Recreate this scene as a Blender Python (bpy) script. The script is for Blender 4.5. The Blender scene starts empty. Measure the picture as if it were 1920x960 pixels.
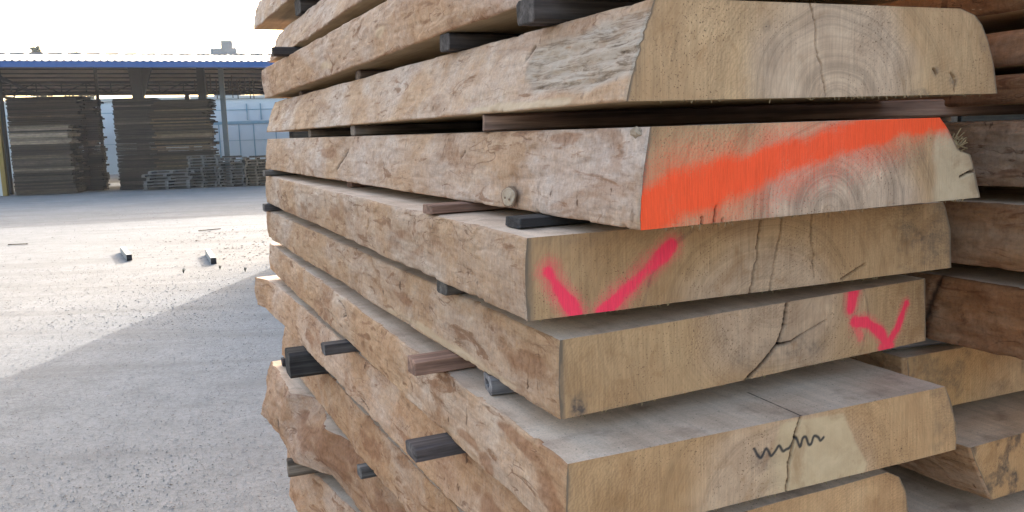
import bpy, math, random
import numpy as np
from mathutils import Matrix, Vector

random.seed(7)
rng = np.random.default_rng(7)
scene = bpy.context.scene
COL = scene.collection
rad = math.radians

# ------------------------------------------------------------------ camera
EYE = 1.65
PITCH, ROLL, AZ = 0.1375, 0.0334, -0.4236
FPX = 1625.1
cam_d = bpy.data.cameras.new('camera')
cam = bpy.data.objects.new('camera', cam_d)
COL.objects.link(cam)
F_ = Vector((0, math.cos(PITCH), -math.sin(PITCH)))
R_ = Vector((1, 0, 0)); U_ = Vector((0, math.sin(PITCH), math.cos(PITCH)))
R2 = R_ * math.cos(ROLL) - U_ * math.sin(ROLL)
U2 = R_ * math.sin(ROLL) + U_ * math.cos(ROLL)
M = Matrix(((R2.x, U2.x, -F_.x, 0), (R2.y, U2.y, -F_.y, 0), (R2.z, U2.z, -F_.z, EYE), (0, 0, 0, 1)))
cam.matrix_world = M
cam_d.sensor_width = 36.0
cam_d.lens = 36.0 * FPX / 1920.0
cam_d.clip_start = 0.02
cam_d.clip_end = 3000
scene.camera = cam

# ------------------------------------------------------------------ light
SUN_AZ, SUN_EL = 5.75, 18.0
world = bpy.data.worlds.new('World'); scene.world = world
world.use_nodes = True
wn = world.node_tree; wn.nodes.clear()
sky = wn.nodes.new('ShaderNodeTexSky'); sky.sky_type = 'NISHITA'; sky.sun_disc = False
sky.sun_elevation = rad(SUN_EL); sky.sun_rotation = rad(SUN_AZ)
sky.air_density = 1.0; sky.dust_density = 5.0; sky.ozone_density = 1.0
bg = wn.nodes.new('ShaderNodeBackground'); bg.inputs[1].default_value = 0.15
wo = wn.nodes.new('ShaderNodeOutputWorld')
tint = wn.nodes.new('ShaderNodeMix'); tint.data_type = 'RGBA'; tint.blend_type = 'MULTIPLY'; tint.inputs[0].default_value = 1.0; tint.inputs[7].default_value = (1.04, 1.0, .95, 1)   # warm white-balance tint on the sky light
wn.links.new(sky.outputs[0], tint.inputs[6]); wn.links.new(tint.outputs[2], bg.inputs[0]); wn.links.new(bg.outputs[0], wo.inputs[0])
sun_d = bpy.data.lights.new('sun', 'SUN'); sun_d.energy = 1.4   # low hazy sun; sun_d.angle = rad(1.3)
sun_d.color = (0.98, 0.945, 0.90)
sun = bpy.data.objects.new('sun', sun_d); COL.objects.link(sun)
sd = Vector((math.sin(rad(SUN_AZ)) * math.cos(rad(SUN_EL)), math.cos(rad(SUN_AZ)) * math.cos(rad(SUN_EL)), math.sin(rad(SUN_EL))))
sun.rotation_euler = sd.to_track_quat('Z', 'Y').to_euler()
scene.view_settings.view_transform = 'Standard'
scene.view_settings.look = 'None'
scene.view_settings.exposure = 2.50
scene.view_settings.gamma = 1.0
scene.cycles.max_bounces = 8
scene.cycles.diffuse_bounces = 5

UD = np.array([math.sin(AZ), math.cos(AZ), 0.0])
VD = np.array([math.cos(AZ), -math.sin(AZ), 0.0])

# ------------------------------------------------------------------ noise
def _h(ix, iy, iz, seed):
    n = (ix.astype(np.int64) * 374761393 + iy.astype(np.int64) * 668265263 + iz.astype(np.int64) * 2147483647 + seed * 974634777) & 0xFFFFFFFF
    n = ((n ^ (n >> 13)) * 1274126177) & 0xFFFFFFFF
    n = (n ^ (n >> 16)) & 0xFFFFFFFF
    return n / 4294967295.0
def vnoise(x, y, z=0.0, seed=0):
    x = np.asarray(x, float); y = np.asarray(y, float) + 0 * x; z = np.asarray(z, float) + 0 * x
    fx, fy, fz = np.floor(x), np.floor(y), np.floor(z)
    tx, ty, tz = x - fx, y - fy, z - fz
    tx, ty, tz = [t * t * (3 - 2 * t) for t in (tx, ty, tz)]
    r = 0
    for dx in (0, 1):
        for dy in (0, 1):
            for dz in (0, 1):
                w = (tx if dx else 1 - tx) * (ty if dy else 1 - ty) * (tz if dz else 1 - tz)
                r = r + w * _h(fx + dx, fy + dy, fz + dz, seed)
    return r * 2 - 1
def fbm(x, y, z=0.0, oct=4, seed=0, gain=0.5):
    a, s, r = 1.0, 1.0, 0
    for o in range(oct):
        r = r + a * vnoise(np.asarray(x) * s, np.asarray(y) * s, np.asarray(z) * s, seed + o * 17)
        a *= gain; s *= 2.03
    return r
def sstep(a, b, x):
    t = np.clip((x - a) / (b - a), 0, 1)
    return t * t * (3 - 2 * t)
def dline(X, Y, pts):
    """distance to a polyline and parameter along it (0..1)"""
    D = np.full(np.shape(X), 1e9); T = np.zeros(np.shape(X))
    n = len(pts) - 1
    for i in range(n):
        ax, ay = pts[i][:2]; bx, by = pts[i + 1][:2]
        vx, vy = bx - ax, by - ay
        t = np.clip(((X - ax) * vx + (Y - ay) * vy) / (vx * vx + vy * vy + 1e-12), 0, 1)
        d = np.hypot(X - ax - t * vx, Y - ay - t * vy)
        m = d < D
        D = np.where(m, d, D); T = np.where(m, (i + t) / n, T)
    return D, T
def inpoly(X, Y, pts):
    """signed distance, positive inside"""
    D, _ = dline(X, Y, list(pts) + [pts[0]])
    c = np.zeros(np.shape(X), bool)
    n = len(pts)
    for i in range(n):
        ax, ay = pts[i]; bx, by = pts[(i + 1) % n]
        if ay == by: continue
        hit = ((ay > Y) != (by > Y)) & (X < (bx - ax) * (Y - ay) / (by - ay) + ax)
        c ^= hit
    return np.where(c, D, -D)

# ------------------------------------------------------------------ material helpers
class NT:
    def __init__(s, name):
        s.m = bpy.data.materials.new(name); s.m.use_nodes = True
        s.t = s.m.node_tree; s.t.nodes.clear()
        s.out = s.n('ShaderNodeOutputMaterial'); s.b = s.n('ShaderNodeBsdfPrincipled')
        s.l(s.b.outputs[0], s.out.inputs[0])
        s.b.inputs['Specular IOR Level'].default_value = 0.25
    def n(s, k, **kw):
        x = s.t.nodes.new(k)
        for a, v in kw.items(): setattr(x, a, v)
        return x
    def l(s, a, b): s.t.links.new(a, b)
    def coord(s, scale=(1, 1, 1), out='Object', loc=(0, 0, 0), rnd=True):
        tc = s.n('ShaderNodeTexCoord'); mp = s.n('ShaderNodeMapping')
        s.l(tc.outputs[out], mp.inputs[0]); mp.inputs['Scale'].default_value = scale
        if rnd:
            oi = s.n('ShaderNodeObjectInfo'); mm = s.n('ShaderNodeMath', operation='MULTIPLY'); mm.inputs[1].default_value = 37.0
            s.l(oi.outputs['Random'], mm.inputs[0]); cb = s.n('ShaderNodeCombineXYZ')
            for i in range(3): s.l(mm.outputs[0], cb.inputs[i])
            s.l(cb.outputs[0], mp.inputs[1])
        else: mp.inputs[1].default_value = loc
        return mp.outputs[0]
    def noise(s, vec, scale=5, detail=5, rough=.55, dist=0, out=0):
        x = s.n('ShaderNodeTexNoise'); x.inputs['Scale'].default_value = scale; x.inputs['Detail'].default_value = detail
        x.inputs['Roughness'].default_value = rough; x.inputs['Distortion'].default_value = dist
        if vec is not None: s.l(vec, x.inputs['Vector'])
        return x.outputs[out]
    def ramp(s, fac, stops, interp='LINEAR'):
        x = s.n('ShaderNodeValToRGB'); cr = x.color_ramp; cr.interpolation = interp
        while len(cr.elements) > 1: cr.elements.remove(cr.elements[-1])
        for i, (p, c) in enumerate(stops):
            c = (c, c, c, 1) if not hasattr(c, '__len__') else tuple(c) + (1,)
            if i == 0: cr.elements[0].position = p; cr.elements[0].color = c
            else: e = cr.elements.new(p); e.color = c
        s.l(fac, x.inputs[0]); return x.outputs[0]
    def mix(s, fac, a, b, mode='MIX'):
        x = s.n('ShaderNodeMix', data_type='RGBA', blend_type=mode)
        for sock, v in ((x.inputs[0], fac), (x.inputs[6], a), (x.inputs[7], b)):
            if hasattr(v, 'is_output'): s.l(v, sock)
            elif hasattr(v, '__len__'): sock.default_value = tuple(v) + (1,) if len(v) == 3 else v
            else: sock.default_value = v if sock == x.inputs[0] else (v, v, v, 1)
        return x.outputs[2]
    def math(s, op, a, b=0.0, clamp=False):
        x = s.n('ShaderNodeMath', operation=op, use_clamp=clamp)
        for sock, v in ((x.inputs[0], a), (x.inputs[1], b)):
            if hasattr(v, 'is_output'): s.l(v, sock)
            else: sock.default_value = v
        return x.outputs[0]
    def attr(s, name, out='Fac'):
        return s.n('ShaderNodeAttribute', attribute_name=name).outputs[out]
    def bump(s, h, strength=.5, dist=.002):
        x = s.n('ShaderNodeBump'); x.inputs['Strength'].default_value = strength; x.inputs['Distance'].default_value = dist
        s.l(h, x.inputs['Height']); s.l(x.outputs[0], s.b.inputs['Normal'])
    def objcol(s): return s.n('ShaderNodeObjectInfo').outputs['Color']
    def fin(s, col, rough=.8, metal=0, k=.585):
        if not hasattr(col, 'is_output'): col = tuple(x * k for x in col)
        elif k != 1: col = s.mix(1.0, col, (k, k, k), 'MULTIPLY')
        if hasattr(col, 'is_output'): s.l(col, s.b.inputs['Base Color'])
        else: s.b.inputs['Base Color'].default_value = tuple(col) + (1,)
        if hasattr(rough, 'is_output'): s.l(rough, s.b.inputs['Roughness'])
        else: s.b.inputs['Roughness'].default_value = rough
        s.b.inputs['Metallic'].default_value = metal
        return s.m

def mat_bark():
    t = NT('barked_log_surface')
    c2 = t.coord((1, 1, 1))
    lo = t.noise(t.coord((1, .50, 1)), 5.0, 5, .55, .7); lo2 = t.noise(t.coord((1.1, .42, 1)), 9.5, 5, .6, 1.1)
    md = t.noise(t.coord((1, .6, 1)), 24, 6, .68, .7); hi = t.noise(c2, 85, 5, .72, .3)
    grain = t.noise(t.coord((1, .10, 1)), 95, 5, .72, .5); strokes = t.noise(t.coord((1, 1, .2)), 210, 4, .7, .3)
    pale = t.ramp(md, [(.30, (.64, .52, .45)), (.5, (.77, .67, .61)), (.7, (.88, .80, .75))])
    tan = t.ramp(md, [(.30, (.50, .31, .18)), (.5, (.67, .46, .30)), (.7, (.78, .59, .42))])
    brown = t.ramp(hi, [(.3, (.28, .145, .075)), (.5, (.45, .26, .15)), (.7, (.60, .40, .26))])
    f1 = t.ramp(t.math('ADD', t.math('MULTIPLY', lo, .8), t.math('MULTIPLY', hi, .2)), [(.45, 0.0), (.55, .55), (.65, 1.0)])
    col = t.mix(f1, tan, pale)
    f2 = t.ramp(t.math('ADD', t.math('MULTIPLY', lo2, .75), t.math('MULTIPLY', md, .25)), [(.525, 0.0), (.585, .55), (.66, .9)])
    col = t.mix(f2, col, brown)
    # dashes left by the debarker, running with the log
    m2 = t.ramp(t.noise(t.coord((1.2, .30, 1.3)), 24, 5, .62, 1.0), [(.585, 0.0), (.65, .80)])
    col = t.mix(m2, col, (.34, .175, .09))
    # short slanting dark nicks
    fk = t.n('ShaderNodeMapping'); t.l(c2, fk.inputs[0]); fk.inputs['Rotation'].default_value = (.65, 0, 0); fk.inputs['Scale'].default_value = (1, .9, .30)
    fn = t.noise(fk.outputs[0], 70, 3, .55, .4)
    flm = t.math('MULTIPLY', t.ramp(fn, [(.66, 0.0), (.70, .9)]), t.ramp(lo2, [(.45, .15), (.56, 1.0)]))
    col = t.mix(flm, col, (.17, .09, .05))
    # a few thin torn creases
    cn = t.noise(t.coord((1, .30, 1)), 15, 3, .55, 1.2); cl = t.ramp(cn, [(.490, 0.0), (.499, 1.0), (.508, 0.0)])
    crz = t.math('MULTIPLY', cl, t.ramp(t.noise(c2, 6, 3, .6, .5), [(.50, 0.0), (.60, .85)]))
    col = t.mix(crz, col, (.27, .14, .08))
    col = t.mix(.75, col, t.mix(1.0, col, t.ramp(grain, [(.30, .74), (.50, 1.0), (.70, 1.15)]), 'MULTIPLY'))
    col = t.mix(.8, col, t.mix(1.0, col, t.ramp(strokes, [(.30, .80), (.52, 1.0), (.72, 1.12)]), 'MULTIPLY'))
    pep = t.ramp(t.noise(t.coord((1, .6, 1)), 260, 3, .75), [(.30, .70), (.45, 1.0), (.72, 1.14)])
    col = t.mix(.8, col, t.mix(1.0, col, pep, 'MULTIPLY'))
    col = t.mix(t.attr('scar'), col, (.055, .03, .02))
    rn = t.noise(t.coord((1.5, .30, 3)), 42, 6, .75, .6)
    rough_c = t.ramp(rn, [(.30, (.10, .07, .05)), (.42, (.38, .30, .23)), (.50, (.64, .56, .48)), (.60, (.74, .67, .60)), (.68, (.50, .32, .18)), (.8, (.62, .52, .44))])
    col = t.mix(t.math('MULTIPLY', t.attr('rough'), t.ramp(md, [(.32, .55), (.5, 1.0)])), col, rough_c)
    col = t.mix(t.math('MULTIPLY', t.attr('red'), .85), col, t.ramp(hi, [(.35, (.26, .11, .05)), (.6, (.48, .26, .14))]))
    col = t.mix(t.attr('pale'), col, (.86, .72, .54))
    col = t.mix(1.0, col, (1.06, .93, .84), 'MULTIPLY')
    col = t.mix(1.0, col, t.objcol(), 'MULTIPLY')
    h = t.math('ADD', t.math('MULTIPLY', hi, .35), t.math('ADD', t.math('MULTIPLY', md, .55), t.math('ADD', t.math('MULTIPLY', strokes, .3), t.math('ADD', t.math('MULTIPLY', grain, .5), t.math('MULTIPLY', crz, -.8)))))
    t.bump(h, .55, .003)
    return t.fin(col, .72)

def mat_end():
    t = NT('sawn_end_grain')
    c = t.coord((1, 1, 1)); 
    big = t.noise(c, 6, 4, .6, .6); med = t.noise(c, 26, 5, .6, .3)
    col = t.ramp(big, [(.28, (.43, .28, .15)), (.45, (.56, .395, .24)), (.60, (.66, .495, .315)), (.75, (.72, .565, .39))])
    col = t.mix(.35, col, t.ramp(med, [(.3, (.36, .26, .17)), (.7, (.60, .48, .33))]))
    # greyer heart
    col = t.mix(t.attr('heart'), col, t.ramp(med, [(.3, (.46, .37, .30)), (.7, (.66, .56, .47))]))
    # growth rings
    cb = t.n('ShaderNodeCombineXYZ'); t.l(t.attr('ring'), cb.inputs[0]); t.l(t.objcol(), cb.inputs[1])
    r1 = t.noise(cb.outputs[0], 210, 3, .75); r2 = t.noise(cb.outputs[0], 45, 2, .5)
    rr = t.mix(.4, r1, r2)
    rgm = t.ramp(rr, [(.37, .70), (.49, .99), (.62, 1.15)])
    f = t.math('MULTIPLY', t.attr('ringamp'), 1.0)
    col = t.mix(f, col, t.mix(1.0, col, rgm, 'MULTIPLY'))
    # saw lines: fine upright strokes
    sw = t.noise(t.coord((1, 1, .035)), 330, 3, .7); swm = t.ramp(sw, [(.33, .84), (.52, 1.0), (.68, 1.10)])
    col = t.mix(.9, col, t.mix(1.0, col, swm, 'MULTIPLY'))
    # slanting saw arcs
    wv = t.n('ShaderNodeTexWave', wave_type='RINGS', rings_direction='Y'); wv.inputs['Scale'].default_value = 60; wv.inputs['Distortion'].default_value = 9.0; wv.inputs['Detail'].default_value = 2; wv.inputs['Detail Scale'].default_value = 2.0
    t.l(t.coord((1, 0, 1), rnd=False, loc=(-.62, 0, .35)), wv.inputs['Vector'])
    wm = t.ramp(wv.outputs[1], [(0, .88), (.5, 1.0), (1, 1.05)])
    wmask = t.ramp(t.noise(c, 7, 2), [(.42, 0.0), (.6, 1.0)])
    col = t.mix(wmask, col, t.mix(1.0, col, wm, 'MULTIPLY'))
    # pores and specks
    sp = t.ramp(t.noise(c, 420, 2, .5), [(.635, 0.0), (.68, .85)])
    spm = t.mix(1.0, sp, t.ramp(t.noise(c, 10, 3), [(.42, .12), (.58, 1.0)]), 'MULTIPLY')
    col = t.mix(spm, col, (.14, .09, .06))
    # mould and dirt
    st = t.mix(1.0, t.attr('stain'), t.ramp(t.noise(c, 70, 5, .7), [(.36, .15), (.60, 1.0)]), 'MULTIPLY')
    col = t.mix(st, col, (.115, .105, .11))
    col = t.mix(t.attr('pale'), col, t.ramp(med, [(.3, (.56, .49, .36)), (.7, (.70, .64, .50))]))
    bm = t.ramp(t.noise(c, 13, 5, .65, 1.0), [(.56, 0.0), (.72, .55)])
    col = t.mix(bm, col, (.33, .20, .10))
    col = t.mix(1.0, col, (.85, .70, .585), 'MULTIPLY')
    col = t.mix(1.0, col, t.objcol(), 'MULTIPLY')
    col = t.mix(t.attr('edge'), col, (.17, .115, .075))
    fine = t.noise(c, 520, 3, .6)
    br = t.ramp(t.math('ADD', t.math('MULTIPLY', fine, .5), t.math('MULTIPLY', sw, .5)), [(.36, .0), (.52, 1.0)])
    dots = t.noise(c, 620, 2, .6); dr = t.ramp(t.math('ADD', t.math('MULTIPLY', dots, .78), t.math('MULTIPLY', sw, .22)), [(.32, 0.0), (.66, 1.0)])
    for at, cc in (('orange', (1.0, .088, .020)), ('pink', (1.0, .042, .095))):
        a = t.attr(at)
        # thick paint covers, thin paint sits on the high fibres as fine dots
        k = t.math('MULTIPLY', t.math('ADD', t.math('MULTIPLY', a, 1.28), t.math('MULTIPLY', dr, -.42)), 1.15, True)
        k = t.math('MULTIPLY', k, t.math('MULTIPLY', t.math('SUBTRACT', a, .01, True), 30.0, True))
        cc2 = t.mix(t.ramp(t.noise(t.coord((1, 1, .05)), 620, 3, .7), [(.33, 0.0), (.60, 1.0)]), tuple(x * .84 for x in cc), cc)
        col = t.mix(t.math('MULTIPLY', k, .95), col, cc2)
    col = t.mix(t.attr('ink'), col, (.022, .022, .025))
    col = t.mix(t.ramp(t.attr('crack'), [(.15, 0.0), (.6, 1.0)]), col, (.018, .010, .007))
    h = t.math('ADD', t.math('MULTIPLY', sw, .5), t.math('ADD', t.math('MULTIPLY', rr, .25), t.math('MULTIPLY', med, .6)))
    t.bump(h, .7, .0028)
    return t.fin(col, .75, 0, 1.0)

def mat_top():
    t = NT('dusty_sawn_face')
    c = t.coord((1, 1, 1)); st = t.noise(t.coord((1, .06, 1)), 70, 5, .65, .3); bg_ = t.noise(c, 7, 5, .6, .6); cr = t.noise(t.coord((.05, 1, 1)), 160, 3, .6)
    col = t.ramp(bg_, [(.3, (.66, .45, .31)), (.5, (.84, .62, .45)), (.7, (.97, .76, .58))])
    col = t.mix(1.0, col, t.ramp(st, [(.3, .86), (.55, 1.0), (.75, 1.07)]), 'MULTIPLY')
    col = t.mix(1.0, col, t.ramp(t.noise(c, 380, 4, .75), [(.3, .80), (.5, 1.0), (.7, 1.12)]), 'MULTIPLY')
    col = t.mix(1.0, col, t.ramp(cr, [(.3, .95), (.6, 1.02)]), 'MULTIPLY')
    col = t.mix(t.ramp(t.noise(c, 16, 4), [(.55, 0.0), (.7, .45)]), col, (.30, .17, .12))
    col = t.mix(t.ramp(t.noise(c, 300, 2), [(.68, 0.0), (.72, .7)]), col, (.08, .06, .05))
    col = t.mix(t.attr('crack'), col, (.04, .02, .012))
    t.bump(t.mix(.5, st, cr), .4, .0015)
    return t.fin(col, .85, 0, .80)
def mat_under():
    t = NT('fresh_sawn_face')
    c = t.coord((1, 1, 1)); st = t.noise(t.coord((1, .06, 1)), 60, 5, .65, .3); b = t.noise(c, 6, 4)
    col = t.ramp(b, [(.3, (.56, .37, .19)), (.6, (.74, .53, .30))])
    col = t.mix(1.0, col, t.ramp(st, [(.3, .75), (.6, 1.05)]), 'MULTIPLY')
    t.bump(st, .4, .0015)
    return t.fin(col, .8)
def mat_wood(name, dark, mid, light, along=(1, .05, 1), sc=45, rough=.85):
    t = NT(name)
    n = t.noise(t.coord(along), sc, 5, .65, .2); b = t.noise(t.coord((1, 1, 1)), 9, 4)
    col = t.ramp(n, [(.3, dark), (.5, mid), (.72, light)])
    col = t.mix(1.0, col, t.ramp(b, [(.3, .75), (.7, 1.15)]), 'MULTIPLY')
    col = t.mix(1.0, col, t.objcol(), 'MULTIPLY')
    t.bump(n, .8, .003)
    return t.fin(col, rough)
def mat_plain(name, col, rough=.6, metal=0, var=.15, sc=3):
    t = NT(name); n = t.noise(t.coord(), sc, 6, .65)
    c = t.mix(1.0, tuple(col), t.ramp(n, [(.25, 1 - var), (.75, 1 + var)]), 'MULTIPLY')
    c = t.mix(1.0, c, t.objcol(), 'MULTIPLY')
    t.bump(n, .15, .01)
    return t.fin(c, rough, metal)

MB, ME, MT, MU = mat_bark(), mat_end(), mat_top(), mat_under()
M_stick = mat_wood('weathered_sticker_wood', (.07, .056, .048), (.20, .165, .142), (.42, .36, .31), (.05, 1, 1), 62)
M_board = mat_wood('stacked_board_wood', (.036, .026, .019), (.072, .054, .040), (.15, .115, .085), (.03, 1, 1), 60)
M_pallet = mat_wood('grey_pallet_wood', (.10, .096, .092), (.21, .20, .19), (.37, .35, .33), (.05, 1, 1), 50)
M_dark_steel = mat_plain('dark_steel', (.028, .026, .029), .6, 0)
M_post = mat_plain('grey_painted_steel', (.15, .17, .175), .5, 0)
M_roof = mat_plain('pale_roof_sheet', (.62, .63, .64), .5, .0, .06)
M_roof_under = mat_plain('roof_sheet_underside', (.36, .27, .215), .7, 0, .2)
M_blue = mat_plain('blue_painted_fascia', (.03, .135, .42), .45, 0, .10)
M_wall = mat_plain('pale_blue_wall_paint', (.90, .96, 1.0), .7, 0, .08, .6)
M_wall_band = mat_plain('blue_grey_wall_trim', (.34, .52, .62), .6, 0)
M_ochre = mat_plain('ochre_painted_steel', (.42, .27, .07), .6, 0)
M_white = mat_plain('white_metal', (.75, .74, .70), .6, 0)  # building roof, and the sunlight painted on the ochre post
M_chan = mat_plain('galvanised_bar', (.45, .45, .44), .5, 0)
M_leaf = mat_plain('leaf_green', (.10, .12, .08), .7, 0, .4, 9)
M_trunk = mat_plain('tree_bark', (.10, .08, .06), .9, 0, .3, 9)
M_tank = mat_plain('tank_paint', (.20, .25, .30), .6, 0)
M_stone = mat_plain('gravel_stone', (.40, .39, .375), .9, 0, .5, 60)
M_chip = mat_plain('wood_litter', (.14, .11, .085), .9, 0, .5, 30)
M_splint = mat_plain('torn_wood', (.45, .30, .15), .8, 0, .4, 60)

def mat_ground():
    t = NT('gravel_yard_ground')
    c = t.coord((1, 1, 1), rnd=False)
    a = t.noise(c, .35, 6, .6, .4); b = t.noise(c, 45, 4, .7); b2 = t.noise(c, 140, 3, .7); m = t.noise(c, 3.0, 6, .65, .3)
    col = t.ramp(a, [(.3, (.318, .315, .308)), (.5, (.368, .366, .360)), (.7, (.400, .398, .392))])
    col = t.mix(1.0, col, t.ramp(m, [(.3, .86), (.6, 1.04)]), 'MULTIPLY')
    gr2 = t.noise(c, 26, 6, .8); col = t.mix(1.0, col, t.ramp(gr2, [(.34, .72), (.5, 1.0), (.66, 1.12)]), 'MULTIPLY')
    col = t.mix(1.0, col, t.ramp(b, [(.30, .78), (.45, .97), (.6, 1.03), (.75, 1.12)]), 'MULTIPLY')
    col = t.mix(1.0, col, t.ramp(b2, [(.30, .70), (.48, 1.0), (.7, 1.14)]), 'MULTIPLY')
    # faint tyre tracks running across the yard
    tr = t.noise(t.coord((.10, 1.3, 1), rnd=False), 1.6, 5, .6, .6)
    col = t.mix(t.ramp(tr, [(.50, 0.0), (.62, .50)]), col, (.25, .242, .235))
    sp = t.ramp(t.noise(c, 85, 6, .8), [(.60, 0.0), (.66, .7)])
    spm = t.mix(1.0, sp, t.ramp(m, [(.35, .25), (.6, 1.0)]), 'MULTIPLY')
    col = t.mix(spm, col, (.13, .125, .125))
    h = t.math('ADD', t.math('MULTIPLY', b, .6), t.math('MULTIPLY', b2, .4))
    t.bump(h, .6, .004)
    return t.fin(col, .95)
M_ground = mat_ground()

# ------------------------------------------------------------------ object helpers
def empty(name, label, cat, group=None, loc=(0, 0, 0), rz=0):
    o = bpy.data.objects.new(name, None); o.empty_display_size = .1; COL.objects.link(o)
    o.location = loc; o.rotation_euler = (0, 0, rz)
    o['label'] = label; o['category'] = cat
    if group: o['group'] = group
    return o
def tag(o, label=None, cat=None, group=None, kind=None):
    if label: o['label'] = label
    if cat: o['category'] = cat
    if group: o['group'] = group
    if kind: o['kind'] = kind
    return o
def link(name, me, mat=None, parent=None, loc=None, color=None):
    o = bpy.data.objects.new(name, me); COL.objects.link(o)
    if mat is not None and len(me.materials) == 0: me.materials.append(mat)
    if parent: o.parent = parent
    if loc is not None: o.location = loc
    if color is not None: o.color = tuple(color) + (1,)
    return o
def mesh_np(name, V, Fq, mats=None, midx=None, smooth=None, attrs=None):
    me = bpy.data.meshes.new(name)
    V = np.asarray(V, np.float32); Fq = np.asarray(Fq, np.int32)
    me.vertices.add(len(V)); me.vertices.foreach_set('co', V.ravel())
    k = Fq.shape[1]
    me.loops.add(Fq.size); me.loops.foreach_set('vertex_index', Fq.ravel())
    me.polygons.add(len(Fq)); me.polygons.foreach_set('loop_start', np.arange(0, Fq.size, k, dtype=np.int32))
    me.polygons.foreach_set('loop_total', np.full(len(Fq), k, np.int32))
    for m in (mats or []): me.materials.append(m)
    if midx is not None: me.polygons.foreach_set('material_index', np.asarray(midx, np.int32))
    me.polygons.foreach_set('use_smooth', np.full(len(Fq), bool(smooth)) if smooth is None or isinstance(smooth, bool) else smooth)
    me.update(calc_edges=True)
    for n, a in (attrs or {}).items():
        at = me.attributes.new(n, 'FLOAT', 'POINT'); at.data.foreach_set('value', np.asarray(a, np.float32))
    me.validate()
    return me
class Bx:
    """collects plain boxes / bars"""
    def __init__(s): s.v = []; s.f = []
    def hexa(s, p):
        b = len(s.v); s.v += [tuple(q) for q in p]
        for q in ((0, 3, 2, 1), (4, 5, 6, 7), (0, 1, 5, 4), (1, 2, 6, 5), (2, 3, 7, 6), (3, 0, 4, 7)): s.f.append(tuple(b + i for i in q))
    def box(s, x0, x1, y0, y1, z0, z1):
        s.hexa([(x0, y0, z0), (x1, y0, z0), (x1, y1, z0), (x0, y1, z0), (x0, y0, z1), (x1, y0, z1), (x1, y1, z1), (x0, y1, z1)]); return s
    def bar(s, a, b, w, h=None, up=(0, 0, 1)):
        h = h or w; a = Vector(a); b = Vector(b); d = (b - a).normalized(); u = Vector(up)
        if abs(d.dot(u)) > .98: u = Vector((0, 1, 0))
        r = d.cross(u).normalized() * w / 2; t = r.cross(d).normalized() * h / 2
        s.hexa([a - r - t, a + r - t, b + r - t, b - r - t, a - r + t, a + r + t, b + r + t, b - r + t]); return s
    def mesh(s, name): 
        return mesh_np(name, np.array(s.v), np.array(s.f))
def grid_faces(nr, nc, off, flip=False):
    i = np.arange(nr - 1)[:, None] * nc + np.arange(nc - 1)[None, :] + off
    q = np.stack([i, i + 1, i + nc + 1, i + nc], -1).reshape(-1, 4)
    return q[:, ::-1] if flip else q

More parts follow.
